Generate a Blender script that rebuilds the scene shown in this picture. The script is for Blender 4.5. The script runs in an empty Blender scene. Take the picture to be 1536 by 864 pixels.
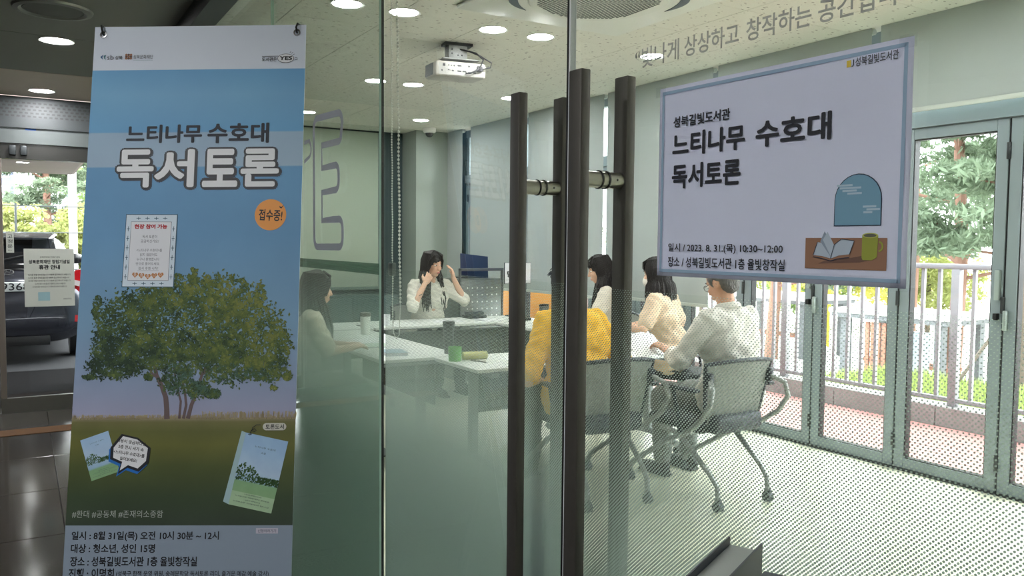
import bpy, bmesh, math, random
import numpy as np
from mathutils import Matrix, Vector, Quaternion, noise
random.seed(7); np.random.seed(7)
PI = math.pi
SC = bpy.context.scene
COL = SC.collection
R = math.radians

# ------------------------------------------------------------------ camera
F_PX, YAW, PITCH, ROLL = 1226.0, R(30.983), R(3.189), R(-0.5106)
EYE = Vector((0, -0.91, 1.5))
cam = bpy.data.cameras.new('camera'); cam_o = bpy.data.objects.new('camera', cam); COL.objects.link(cam_o)
cam.sensor_width = 36; cam.lens = F_PX / 1536 * 36; cam.clip_start = 0.02; cam.clip_end = 400
fw = Vector((-math.cos(YAW), math.sin(YAW), 0)); rt = Vector((math.sin(YAW), math.cos(YAW), 0)); up = Vector((0, 0, 1))
fw2 = math.cos(PITCH) * fw - math.sin(PITCH) * up; up2 = math.cos(PITCH) * up + math.sin(PITCH) * fw
r3 = math.cos(ROLL) * rt - math.sin(ROLL) * up2; u3 = math.cos(ROLL) * up2 + math.sin(ROLL) * rt
cam_o.matrix_world = Matrix(((r3.x, u3.x, -fw2.x, EYE.x), (r3.y, u3.y, -fw2.y, EYE.y), (r3.z, u3.z, -fw2.z, EYE.z), (0, 0, 0, 1)))
SC.camera = cam_o

# ------------------------------------------------------------------ world, exposure
SC.view_settings.view_transform = 'Standard'; SC.view_settings.look = 'None'
SC.view_settings.gamma = 1.0; SC.view_settings.use_curve_mapping = False
SC.view_settings.exposure = 1.7
W = bpy.data.worlds.new('overcast'); SC.world = W; W.use_nodes = True
wn = W.node_tree.nodes; wl = W.node_tree.links
bg = wn['Background']; bg.inputs['Color'].default_value = (0.93, 0.97, 1.0, 1); bg.inputs['Strength'].default_value = 4.4
sun = bpy.data.lights.new('soft_sun', 'SUN'); sun.energy = 2.2; sun.angle = R(30); sun.color = (1, .98, .94)
sun_o = bpy.data.objects.new('soft_sun', sun); sun_o.rotation_euler = (R(-38), 0, R(20)); COL.objects.link(sun_o)
SC.cycles.max_bounces = 10; SC.cycles.transparent_max_bounces = 24; SC.cycles.diffuse_bounces = 5
SC.cycles.glossy_bounces = 4; SC.cycles.sample_clamp_indirect = 6.0
SC.cycles.caustics_reflective = False; SC.cycles.caustics_refractive = False
LAMP_ROOM, LAMP_LOBBY = 62, 96

# ------------------------------------------------------------------ materials
def lin(c):
    return tuple(((v / 255) / 12.92 if v / 255 <= .04045 else ((v / 255 + .055) / 1.055) ** 2.4) for v in c)
MATS = {}
def mat(name, rgb, rough=.6, metal=0.0, spec=.5, bump=None, vary=None, emit=None, trans=0.0, coat=0.0, raw=False):
    """rgb 0-255 sRGB unless raw. bump=(scale,strength[,kind,stretch]); vary=(scale, amount)."""
    if name in MATS: return MATS[name]
    m = bpy.data.materials.new(name); m.use_nodes = True; n = m.node_tree.nodes; l = m.node_tree.links
    b = n['Principled BSDF']; c = rgb if raw else lin(rgb)
    b.inputs['Base Color'].default_value = (*c, 1); b.inputs['Roughness'].default_value = rough
    b.inputs['Metallic'].default_value = metal; b.inputs['Specular IOR Level'].default_value = spec
    b.inputs['Coat Weight'].default_value = coat
    if emit: b.inputs['Emission Color'].default_value = (*lin(emit[0]), 1); b.inputs['Emission Strength'].default_value = emit[1]
    tc = n.new('ShaderNodeTexCoord')
    if vary:
        nz = n.new('ShaderNodeTexNoise'); nz.inputs['Scale'].default_value = vary[0]; nz.inputs['Detail'].default_value = 4
        l.new(tc.outputs['Object'], nz.inputs['Vector'])
        mx = n.new('ShaderNodeMixRGB'); mx.inputs['Color1'].default_value = (*[v * (1 - vary[1]) for v in c], 1)
        mx.inputs['Color2'].default_value = (*[min(1, v * (1 + vary[1])) for v in c], 1)
        l.new(nz.outputs['Fac'], mx.inputs['Fac']); l.new(mx.outputs['Color'], b.inputs['Base Color'])
    if bump:
        mp = n.new('ShaderNodeMapping'); l.new(tc.outputs['Object'], mp.inputs['Vector'])
        if len(bump) > 3: mp.inputs['Scale'].default_value = bump[3]
        if len(bump) > 2 and bump[2] == 'wave':
            t = n.new('ShaderNodeTexWave'); t.inputs['Scale'].default_value = bump[0]; t.inputs['Distortion'].default_value = 5
        elif len(bump) > 2 and bump[2] == 'voronoi':
            t = n.new('ShaderNodeTexVoronoi'); t.inputs['Scale'].default_value = bump[0]
        else:
            t = n.new('ShaderNodeTexNoise'); t.inputs['Scale'].default_value = bump[0]; t.inputs['Detail'].default_value = 5
        l.new(mp.outputs['Vector'], t.inputs['Vector'])
        bp = n.new('ShaderNodeBump'); bp.inputs['Strength'].default_value = bump[1]; bp.inputs['Distance'].default_value = .01
        l.new(t.outputs[0], bp.inputs['Height']); l.new(bp.outputs['Normal'], b.inputs['Normal'])
    if trans > 0:
        tr = n.new('ShaderNodeBsdfTranslucent'); tr.inputs['Color'].default_value = (*c, 1)
        ms = n.new('ShaderNodeMixShader'); ms.inputs[0].default_value = trans
        l.new(b.outputs[0], ms.inputs[1]); l.new(tr.outputs[0], ms.inputs[2]); l.new(ms.outputs[0], n['Material Output'].inputs[0])
    MATS[name] = m; return m

def glass(name, tint, f0=.04, rough=0.0):
    if name in MATS: return MATS[name]
    m = bpy.data.materials.new(name); m.use_nodes = True; n = m.node_tree.nodes; l = m.node_tree.links
    n.remove(n['Principled BSDF'])
    lw = n.new('ShaderNodeLayerWeight'); lw.inputs['Blend'].default_value = .5
    pw = n.new('ShaderNodeMath'); pw.operation = 'POWER'; pw.inputs[1].default_value = 5; l.new(lw.outputs['Facing'], pw.inputs[0])
    ml = n.new('ShaderNodeMath'); ml.operation = 'MULTIPLY_ADD'; ml.inputs[1].default_value = 1 - f0; ml.inputs[2].default_value = f0
    l.new(pw.outputs[0], ml.inputs[0])
    t = n.new('ShaderNodeBsdfTransparent'); t.inputs[0].default_value = (*tint, 1)
    g = n.new('ShaderNodeBsdfGlossy'); g.inputs['Roughness'].default_value = rough
    ms = n.new('ShaderNodeMixShader'); l.new(ml.outputs[0], ms.inputs[0]); l.new(t.outputs[0], ms.inputs[1]); l.new(g.outputs[0], ms.inputs[2])
    l.new(ms.outputs[0], n['Material Output'].inputs[0]); MATS[name] = m; return m

def film_material(name, slope):
    """graduated dot film: dots of frosted vinyl that grow towards the floor"""
    m = bpy.data.materials.new(name); m.use_nodes = True; n = m.node_tree.nodes; l = m.node_tree.links
    n.remove(n['Principled BSDF'])
    def math_(op, a, b=None, c=None):
        x = n.new('ShaderNodeMath'); x.operation = op
        for i, v in enumerate((a, b, c)):
            if v is None: continue
            if isinstance(v, (int, float)): x.inputs[i].default_value = v
            else: l.new(v, x.inputs[i])
        return x.outputs[0]
    tc = n.new('ShaderNodeTexCoord'); sp = n.new('ShaderNodeSeparateXYZ'); l.new(tc.outputs['Object'], sp.inputs[0])
    p = .0047 * math.sqrt(2)
    u = math_('DIVIDE', math_('ADD', sp.outputs[0], sp.outputs[2]), p); v = math_('DIVIDE', math_('SUBTRACT', sp.outputs[0], sp.outputs[2]), p)
    fu = math_('SUBTRACT', math_('FRACT', u), .5); fv = math_('SUBTRACT', math_('FRACT', v), .5)
    d = math_('SQRT', math_('ADD', math_('MULTIPLY', fu, fu), math_('MULTIPLY', fv, fv)))
    r = math_('MULTIPLY_ADD', math_('SUBTRACT', 1.42, sp.outputs[2]), slope, .13)
    msk = math_('GREATER_THAN', r, d)
    df = n.new('ShaderNodeBsdfDiffuse'); df.inputs[0].default_value = (.50, .56, .53, 1)
    tr = n.new('ShaderNodeBsdfTranslucent'); tr.inputs[0].default_value = (.38, .46, .43, 1)
    m1 = n.new('ShaderNodeMixShader'); m1.inputs[0].default_value = .62; l.new(df.outputs[0], m1.inputs[1]); l.new(tr.outputs[0], m1.inputs[2])
    tp = n.new('ShaderNodeBsdfTransparent'); tp.inputs[0].default_value = (.97, .98, .97, 1)
    m2 = n.new('ShaderNodeMixShader'); l.new(msk, m2.inputs[0]); l.new(tp.outputs[0], m2.inputs[1]); l.new(m1.outputs[0], m2.inputs[2])
    l.new(m2.outputs[0], n['Material Output'].inputs[0]); return m
FILM = film_material('dot_film', .68); FILM_DENSE = film_material('dense_dot_film', .80)

def attr_mat(name, rough=.7):
    m = bpy.data.materials.new(name); m.use_nodes = True; n = m.node_tree.nodes; l = m.node_tree.links
    a = n.new('ShaderNodeAttribute'); a.attribute_name = 'ink'; b = n['Principled BSDF']; b.inputs['Roughness'].default_value = rough
    b.inputs['Specular IOR Level'].default_value = .2
    l.new(a.outputs['Color'], b.inputs['Base Color']); return m
INK = attr_mat('printed_ink')

def ramp_mat(name, axis, stops, noise_amt=0.0, nscale=4, rough=.55, interp='LINEAR'):
    """printed colour bands along an object axis: stops (pos, rgb255), pos in metres; flat print only"""
    m = bpy.data.materials.new(name); m.use_nodes = True; n = m.node_tree.nodes; l = m.node_tree.links
    b = n['Principled BSDF']; b.inputs['Roughness'].default_value = rough; b.inputs['Specular IOR Level'].default_value = .35
    tc = n.new('ShaderNodeTexCoord'); sp = n.new('ShaderNodeSeparateXYZ'); l.new(tc.outputs['Object'], sp.inputs[0])
    lo, hi = stops[0][0], stops[-1][0]
    mr = n.new('ShaderNodeMapRange'); mr.inputs['From Min'].default_value = lo; mr.inputs['From Max'].default_value = hi
    src = sp.outputs[axis]
    if noise_amt:
        nz = n.new('ShaderNodeTexNoise'); nz.inputs['Scale'].default_value = nscale; nz.inputs['Detail'].default_value = 5
        l.new(tc.outputs['Object'], nz.inputs['Vector'])
    l.new(src, mr.inputs['Value'])
    cr = n.new('ShaderNodeValToRGB'); cr.color_ramp.interpolation = interp; e = cr.color_ramp.elements
    while len(e) < len(stops): e.new(.5)
    for k, (p_, c) in enumerate(stops): e[k].position = (p_ - lo) / (hi - lo); e[k].color = (*lin(c), 1)
    l.new(mr.outputs[0], cr.inputs[0])
    if noise_amt:
        mx = n.new('ShaderNodeMixRGB'); mx.blend_type = 'OVERLAY'; mx.inputs[0].default_value = noise_amt
        l.new(cr.outputs[0], mx.inputs[1]); l.new(nz.outputs['Fac'], mx.inputs[2]); l.new(mx.outputs[0], b.inputs['Base Color'])
    else: l.new(cr.outputs[0], b.inputs['Base Color'])
    return m

# ------------------------------------------------------------------ mesh building
class MB:
    def __init__(s): s.bm = bmesh.new()
    def _add(s, verts, faces, M=None):
        vs = [s.bm.verts.new((M @ Vector(v)) if M else v) for v in verts]
        for f in faces:
            try: s.bm.faces.new([vs[i] for i in f])
            except ValueError: pass
        return vs
    def box(s, lo, hi, M=None):
        x0, y0, z0 = lo; x1, y1, z1 = hi
        v = [(x0, y0, z0), (x1, y0, z0), (x1, y1, z0), (x0, y1, z0), (x0, y0, z1), (x1, y0, z1), (x1, y1, z1), (x0, y1, z1)]
        s._add(v, [(0, 3, 2, 1), (4, 5, 6, 7), (0, 1, 5, 4), (1, 2, 6, 5), (2, 3, 7, 6), (3, 0, 4, 7)], M); return s
    def rbox(s, lo, hi, r=.005, M=None, seg=2):
        b = bmesh.new(); x0, y0, z0 = lo; x1, y1, z1 = hi
        bmesh.ops.create_cube(b, size=1)
        for v in b.verts: v.co = Vector(((x0 + x1) / 2 + v.co.x * (x1 - x0), (y0 + y1) / 2 + v.co.y * (y1 - y0), (z0 + z1) / 2 + v.co.z * (z1 - z0)))
        bmesh.ops.bevel(b, geom=b.edges[:], offset=r, segments=seg, affect='EDGES', profile=.5)
        s.merge(b, M); b.free(); return s
    def merge(s, b, M=None):
        mp = {v: s.bm.verts.new((M @ v.co) if M else v.co) for v in b.verts}
        for f in b.faces:
            try: s.bm.faces.new([mp[v] for v in f.verts])
            except ValueError: pass
    def tube(s, pts, r, n=10, caps=True, flat=None):
        pts = [Vector(p) for p in pts]; rs = r if isinstance(r, (list, tuple)) else [r] * len(pts)
        rings = []; prev = None
        for i, p in enumerate(pts):
            t = (pts[min(i + 1, len(pts) - 1)] - pts[max(i - 1, 0)])
            if t.length < 1e-9: t = Vector((0, 0, 1))
            t.normalize()
            if prev is None:
                a = Vector((0, 0, 1)) if abs(t.z) < .9 else Vector((1, 0, 0)); nx = t.cross(a).normalized()
            else:
                nx = prev - t * prev.dot(t)
                nx = nx.normalized() if nx.length > 1e-6 else t.orthogonal().normalized()
            prev = nx; ny = t.cross(nx)
            k = flat or 1
            rings.append([s.bm.verts.new(p + (nx * math.cos(2 * PI * j / n) + ny * math.sin(2 * PI * j / n) * k) * rs[i]) for j in range(n)])
        for a, b in zip(rings, rings[1:]):
            for j in range(n): s.bm.faces.new((a[j], a[(j + 1) % n], b[(j + 1) % n], b[j]))
        if caps: s.bm.faces.new(rings[0][::-1]); s.bm.faces.new(rings[-1])
        return s
    def ell(s, c, rad, M=None, u=16, v=10):
        if not hasattr(rad, '__len__'): rad = (rad,) * 3
        T = Matrix.Translation(c) @ (M if M else Matrix()) @ Matrix.Diagonal((*rad, 1))
        bmesh.ops.create_uvsphere(s.bm, u_segments=u, v_segments=v, radius=1, matrix=T); return s
    def lathe(s, prof, c=(0, 0, 0), n=24, M=None):
        rings = []
        for (r, z) in prof:
            ring = []
            for j in range(n):
                p = Vector((c[0] + r * math.cos(2 * PI * j / n), c[1] + r * math.sin(2 * PI * j / n), c[2] + z))
                ring.append(s.bm.verts.new((M @ p) if M else p))
            rings.append(ring)
        for a, b in zip(rings, rings[1:]):
            for j in range(n): s.bm.faces.new((a[j], a[(j + 1) % n], b[(j + 1) % n], b[j]))
        return s
    def prism(s, poly, z0, z1, M=None):
        n = len(poly); v = [(x, y, z0) for x, y in poly] + [(x, y, z1) for x, y in poly]
        s._add(v, [tuple(range(n))[::-1], tuple(range(n, 2 * n))] + [(i, (i + 1) % n, n + (i + 1) % n, n + i) for i in range(n)], M); return s
    def loft(s, rings):
        rr = [[s.bm.verts.new(p) for p in ring] for ring in rings]; n = len(rr[0])
        for a, b in zip(rr, rr[1:]):
            for j in range(n): s.bm.faces.new((a[j], a[(j + 1) % n], b[(j + 1) % n], b[j]))
        s.bm.faces.new(rr[0][::-1]); s.bm.faces.new(rr[-1]); return s
    def obj(s, name, m, parent=None, smooth=False, fix=True):
        if fix: bmesh.ops.recalc_face_normals(s.bm, faces=s.bm.faces[:])
        me = bpy.data.meshes.new(name); s.bm.to_mesh(me); s.bm.free()
        return link(name, me, m, parent, smooth)
def link(name, me, m, parent=None, smooth=False):
    if smooth:
        me.polygons.foreach_set('use_smooth', [True] * len(me.polygons))
        try: me.set_sharp_from_angle(angle=R(32 if smooth is True else smooth))
        except Exception: pass
    for x in (m if isinstance(m, (list, tuple)) else [m]): me.materials.append(x)
    o = bpy.data.objects.new(name, me); COL.objects.link(o); o.parent = parent
    return o
def root(name, label, cat, loc=(0, 0, 0), rz=0, group=None, mtx=None, kind=None):
    o = bpy.data.objects.new(name, None); COL.objects.link(o); o.empty_display_size = .1
    if mtx is not None: o.matrix_world = mtx
    else: o.location = loc; o.rotation_euler = (0, 0, rz)
    o['label'] = label; o['category'] = cat
    if group: o['group'] = group
    if kind: o['kind'] = kind
    return o
def tag(o, label, cat, group=None, kind=None):
    o['label'] = label; o['category'] = cat
    if group: o['group'] = group
    if kind: o['kind'] = kind
    return o
def struct(o, label=None, cat=None):
    o['kind'] = 'structure'
    if label: o['label'] = label
    if cat: o['category'] = cat
    return o
def copy_tree(o, parent=None):
    c = o.copy(); COL.objects.link(c); c.parent = parent
    for ch in list(o.children): copy_tree(ch, c)
    return c
def box(name, lo, hi, m, parent=None): return MB().box(lo, hi).obj(name, m, parent)
def rbox(name, lo, hi, m, parent=None, r=.005): return MB().rbox(lo, hi, r).obj(name, m, parent, True)

def text_mesh(body, bold=0.0, align='LEFT', spacing=1.0):
    cu = bpy.data.curves.new('lettering', 'FONT'); cu.body = body; cu.size = 1; cu.offset = bold; cu.align_x = align
    cu.space_character = spacing; cu.resolution_u = 3; cu.fill_mode = 'FRONT'
    o = bpy.data.objects.new('tmp', cu); COL.objects.link(o)
    dg = bpy.context.evaluated_depsgraph_get(); me = bpy.data.meshes.new_from_object(o.evaluated_get(dg))
    bpy.data.objects.remove(o); bpy.data.curves.remove(cu); return me
def text(body, x0, x1, y0, y1, m, parent, z=.0012, bold=0.0, name='lettering', shear=0.0, rot=0.0, spacing=1.0):
    me = text_mesh(body, bold if bold < .03 else 0.0, spacing=spacing); n = len(me.vertices)
    if n == 0: return None
    if bold >= .03:      # heavy display type: widen the strokes evenly on all sides
        q = np.empty(n * 3); me.vertices.foreach_get('co', q); q = q.reshape(-1, 3); fs = [tuple(p.vertices) for p in me.polygons]; V_, F_ = [], []; K_ = 12 if bold > .05 else 8
        for k in range(K_ + 1):
            d_ = np.array([0, 0, 0]) if k == K_ else np.array([math.cos(2 * PI * k / K_), math.sin(2 * PI * k / K_), 0]) * bold
            V_.append(q + d_); F_ += [tuple(i + k * n for i in f) for f in fs]
        me = bpy.data.meshes.new('lettering'); me.from_pydata(np.concatenate(V_).tolist(), [], F_); n = len(me.vertices)
    a = np.empty(n * 3); me.vertices.foreach_get('co', a); a = a.reshape(-1, 3)
    lo, hi = a.min(0), a.max(0); w = max(hi[0] - lo[0], 1e-6); h = max(hi[1] - lo[1], 1e-6)
    X = (a[:, 0] - lo[0]) / w * (x1 - x0); Y = (a[:, 1] - lo[1]) / h * (y1 - y0); X = X + Y * shear
    c, s = math.cos(rot), math.sin(rot); cx, cy = (x1 - x0) / 2, (y1 - y0) / 2
    a[:, 0] = x0 + cx + (X - cx) * c - (Y - cy) * s; a[:, 1] = y0 + cy + (X - cx) * s + (Y - cy) * c; a[:, 2] = z + (np.arange(n) // (n // (K_ + 1)) * 1.5e-5 if bold >= .03 else 0)
    me.vertices.foreach_set('co', a.ravel()); me.update()
    return link(name, me, m, parent)
def flat(name, poly, m, parent, z=.001, th=.0):
    """a flat printed shape in the parent's XY plane"""
    b = MB(); vs = [b.bm.verts.new((x, y, z)) for x, y in poly]; b.bm.faces.new(vs)
    bmesh.ops.triangulate(b.bm, faces=b.bm.faces[:]); return b.obj(name, m, parent, fix=False)
def circle(cx, cy, rx, ry=None, n=32, a0=0, a1=2 * PI):
    ry = ry or rx; return [(cx + rx * math.cos(a0 + (a1 - a0) * i / n), cy + ry * math.sin(a0 + (a1 - a0) * i / n)) for i in range(n + (a1 - a0 < 2 * PI - .01))]
def rect(x0, y0, x1, y1): return [(x0, y0), (x1, y0), (x1, y1), (x0, y1)]
def strokes(name, paths, w, m, parent, z=.001):
    b = MB()
    for pts in paths:
        P_ = [Vector((*p, 0)) for p in pts]; L, Rr = [], []
        for i, p in enumerate(P_):
            t = (P_[min(i + 1, len(P_) - 1)] - P_[max(i - 1, 0)]).normalized(); q = Vector((-t.y, t.x, 0)) * w / 2
            L.append(b.bm.verts.new((p.x + q.x, p.y + q.y, z))); Rr.append(b.bm.verts.new((p.x - q.x, p.y - q.y, z)))
        for i in range(len(P_) - 1): b.bm.faces.new((Rr[i], Rr[i + 1], L[i + 1], L[i]))
    return b.obj(name, m, parent, fix=False)
def arc(cx, cy, r, a0, a1, n=8): return [(cx + r * math.cos(R(a0 + (a1 - a0) * i / n)), cy + r * math.sin(R(a0 + (a1 - a0) * i / n))) for i in range(n + 1)]

# materials used widely
black = mat('matt_black', (22, 22, 24), .5)
steel = mat('brushed_steel', (150, 148, 142), .32, 1.0, bump=(60, .05, 'noise', (1, 1, 12)))
chrome = mat('chrome', (200, 200, 200), .18, 1.0)
bronze = mat('brushed_bronze', (88, 85, 80), .58, .6, bump=(80, .05, 'noise', (1, 1, .05)), vary=(20, .12))
white_pl = mat('white_plastic', (225, 225, 220), .4)
paper = mat('white_paper', (232, 234, 238), .75, bump=(9, .04))
ink_black = mat('black_ink', (24, 26, 32), .6)
ink_navy = mat('navy_ink', (22, 30, 44), .6)
alu = mat('pale_aluminium', (158, 170, 168), .45, .25)
gasket = mat('black_gasket', (14, 15, 17), .55)
dark_frame = mat('dark_grey_metal', (60, 64, 66), .45, .4)
GL_LEAF = glass('leaf_glass', (.965, .975, .966)); GL_FIX = glass('fixed_glass', (.86, .90, .872)); GL_WIN = glass('window_glass', (.97, .985, .98), .03)

# ================================================================== STRUCTURE
granite = mat('dark_granite', (56, 52, 48), .12, spec=.14, vary=(90, .35))
floor_m = mat('pale_green_vinyl_floor', (206, 208, 186), .28, spec=.5, vary=(1.2, .03))
ceil_m = mat('mineral_tile', (208, 209, 198), .85, bump=(120, .25))
def fissured():
    m = mat('fissured_ceiling_tile', (212, 213, 203), .9); n = m.node_tree.nodes; l = m.node_tree.links; b = n['Principled BSDF']
    tc = n.new('ShaderNodeTexCoord'); vo = n.new('ShaderNodeTexVoronoi'); vo.inputs['Scale'].default_value = 30
    mp = n.new('ShaderNodeMapping'); mp.inputs['Scale'].default_value = (1, .55, 1); l.new(tc.outputs['Object'], mp.inputs[0]); l.new(mp.outputs[0], vo.inputs['Vector'])
    lt = n.new('ShaderNodeMath'); lt.operation = 'LESS_THAN'; lt.inputs[1].default_value = .19; l.new(vo.outputs['Distance'], lt.inputs[0])
    mx = n.new('ShaderNodeMixRGB'); mx.inputs[1].default_value = (*lin((212, 213, 203)), 1); mx.inputs[2].default_value = (*lin((142, 142, 134)), 1)
    l.new(lt.outputs[0], mx.inputs[0]); l.new(mx.outputs[0], b.inputs['Base Color']); return m
ceil_t = fissured()
conc = mat('grey_concrete', (146, 140, 140), .8, bump=(14, .3), vary=(5, .08))
wall_w = mat('white_wall_paint', (214, 218, 208), .7)
wall_teal = mat('dark_teal_panel', (52, 72, 74), .45)
lob_wall = mat('lobby_wall_stone', (112, 108, 102), .6, vary=(3, .06))
lob_ceil = mat('lobby_ceiling_grey', (132, 132, 127), .6, bump=(3, .03))
lob_ceil2 = mat('lobby_ceiling_taupe', (214, 196, 188), .55)

# floors
room_floor = struct(box('floor', (-10.3, .0, -.1), (1.0, 4.16, 0), floor_m))
lob_floor = struct(MB().box((-8.15, -5.2, -.1), (3.2, 0, -.012)).obj('floor', mat('floor_joint', (30, 30, 30), .7)))
b0 = None
me_tile = None
k = 0
for i in range(13):
    for j in range(7):
        if me_tile is None:
            t = MB().rbox((0, 0, 0), (.866, .74, .0115), .002, seg=1).obj('floor_tile', granite, lob_floor, True); me_tile = t.data
        else:
            t = bpy.data.objects.new('floor_tile', me_tile); COL.objects.link(t); t.parent = lob_floor
        t.location = (-8.15 + i * .87, -5.2 + j * .7425, -.0118)
struct(box('trim_1', (-7.42, -2.6, .0004), (-7.2, -.05, .004), mat('brown_strip', (96, 64, 36), .8, spec=.1)))
# ceilings: fissured tiles in the room, each tile a piece
room_ceil = struct(box('ceiling', (-10.3, .0, 2.966), (1.0, 4.16, 3.1), wall_w))
me_tile = None
for i in range(19):
    for j in range(7):
        if me_tile is None:
            t = MB().rbox((0, 0, 0), (.597, .597, .014), .0015, seg=1).obj('ceiling_tile', ceil_t, room_ceil, True); me_tile = t.data
        else:
            t = bpy.data.objects.new('ceiling_tile', me_tile); COL.objects.link(t); t.parent = room_ceil
        t.location = (-10.28 + i * .6, .02 + j * .6 - .04, 2.95)
lc = struct(box('ceiling', (-8.15, -5.2, 2.712), (3.2, -.0, 2.9), lob_ceil))
for i in range(8):
    x0 = -6.9 + i * 1.25
    for j in range(4): MB().rbox((x0, -5.2 + j * 1.29, 2.70), (x0 + 1.24, -5.2 + j * 1.29 + 1.283, 2.712), .002, seg=1).obj('ceiling_panel', lob_ceil, lc)
for j in range(4): MB().rbox((-8.14, -5.2 + j * 1.29, 2.70), (-6.92, -5.2 + j * 1.29 + 1.283, 2.712), .002, seg=1).obj('ceiling_panel', lob_ceil2, lc)
# walls
struct(box('wall_left', (-10.4, 0, 0), (-10.3, 4.2, 3.1), wall_teal))
struct(box('wall_right', (1.0, 0, 0), (1.1, 4.2, 3.1), wall_w))
struct(box('wall_lobby_back', (-8.15, -5.3, -.1), (3.2, -5.2, 2.9), lob_wall))
struct(box('wall_lobby_right', (3.2, -5.3, -.1), (3.3, 0, 2.9), lob_wall))
struct(box('trim_2', (-8.2, -.03, 2.70), (3.2, .05, 3.1), mat('dark_header_steel', (64, 66, 68), .4, .5)))
struct(box('trim_3', (-8.2, -.14, 2.60), (3.2, -.03, 2.70), mat('dark_header_steel', (64, 66, 68), .4, .5)))
struct(box('wall_entrance', (-8.3, -5.3, -.1), (-8.15, -1.55, 2.9), lob_wall))
struct(box('wall_entrance', (-8.3, -.02, -.1), (-8.15, .0, 2.9), lob_wall))
struct(box('wall_behind', (1.1, -.03, -.1), (3.2, .0, 3.1), lob_wall))
# room end: column, fixed board, dark window strip
struct(box('wall_column', (-10.3, 3.53, 0), (-9.85, 4.16, 2.95), mat('column_paint', (150, 160, 152), .3, spec=.5)))
br = root('projection_screen', 'large pale wall-mounted projection board with grey lower rail behind the seated woman at left', 'screen', (-10.3, 0, 0))
rbox('screen_surface', (0, .12, .90), (.035, 3.17, 2.93), mat('screen_white', (188, 198, 184), .6), br)
rbox('bottom_rail', (.0, .12, .86), (.05, 3.17, .90), mat('rail_green_grey', (120, 138, 132), .4), br)
box('side_rail', (.0, 3.17, .86), (.045, 3.2, 2.93), alu, br)
cab = root('low_cabinet', 'long low dark teal cabinet under the pale projection board', 'cabinet', (-10.28, .2, 0))
rbox('body', (0, 0, .06), (.38, 3.1, .80), mat('teal_laminate', (62, 84, 84), .5), cab)
for i in range(5): rbox('door', (.381, .02 + i * .615, .09), (.397, .62 + i * .615, .77), mat('teal_laminate_door', (66, 90, 90), .45), cab)
box('plinth', (.02, .02, 0), (.35, 3.08, .06), black, cab)

# ---- glass partition to the lobby: fixed panes, two leaves
def pane(name, x0, x1, y, z0, z1, m, parent=None, th=.012):
    return box(name, (x0, y - th / 2, z0), (x1, y + th / 2, z1), m, parent)
fix_x = [-8.14, -7.0, -5.8, -4.62, -3.452, -2.262]
for i in range(5):
    g = pane('window_%d' % (i + 1), fix_x[i] + .003, fix_x[i + 1] - .004, 0, .0, 2.70, GL_FIX); struct(g, 'fixed green-tinted glass pane of the lobby partition', 'glass pane')
    for nm in ('category', 'label'): del g[nm]
    box('glass_edge', (fix_x[i + 1] - .0045, -.0062, .0), (fix_x[i + 1] - .0030, .0062, 2.70), mat('green_glass_edge', (150, 178, 164), .25), g)
g = pane('window_6', -.33, 1.0, .015, 0, 2.70, GL_FIX); struct(g)
# gasket between fixed pane and left leaf
struct(box('trim_4', (-2.2568, -.0035, 0), (-2.2540, .0035, 2.70), gasket))
def film(name, x0, x1, y, parent, m=None):
    return box(name, (x0, y, .01), (x1, y + .0012, 1.42), m or FILM, parent)
clear_film = glass('film_margin', (.88, .93, .90), .03)
# left leaf, closed
dl = root('door_1', '', '', (0, 0, 0)); del dl['label']; del dl['category']; dl['kind'] = 'structure'
pane('glass_pane', -2.250, -1.303, 0, .012, 2.66, GL_LEAF, dl)
box('glass_edge', (-1.3075, -.0070, .012), (-1.2995, .0070, 2.66), gasket, dl)
film('dot_film', -2.249, -1.305, .0065, dl, FILM_DENSE)
# right leaf, swung 3 degrees towards the lobby
RL_ANG = R(3.053)
dr = bpy.data.objects.new('door_2', None); COL.objects.link(dr); dr['kind'] = 'structure'
RL = Matrix.Translation((-1.012, -.02, 0)) @ Matrix.Rotation(RL_ANG, 4, 'Z'); dr.matrix_world = RL
pane('glass_pane', -.2385, .672, 0, .012, 2.66, GL_LEAF, dr)
box('glass_edge', (-.2425, -.0068, .012), (-.2385, .0068, 2.66), mat('pale_glass_edge', (235, 240, 240), .3), dr)
film('dot_film', -.237, .67, .0065, dr)
for k_, (x_, w_) in enumerate(((-2.25, .0), (.672, 0))): pass
rbox('patch_fitting', (.54, -.022, .0), (.672, .022, .07), steel, dr)
# dot film and margin strip on the fixed panes
for i in (2, 3, 4):
    x0, x1 = fix_x[i] + .006, fix_x[i + 1] - .008
    w_ = bpy.data.objects.get('window_%d' % (i + 1)); film('dot_film', x0, x1, .0065, w_, FILM_DENSE)
    box('film_margin', (x0, .0078, 1.40), (x1, .0088, 1.433), glass('dark_film_margin', (.5, .62, .58), .03), w_)

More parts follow.
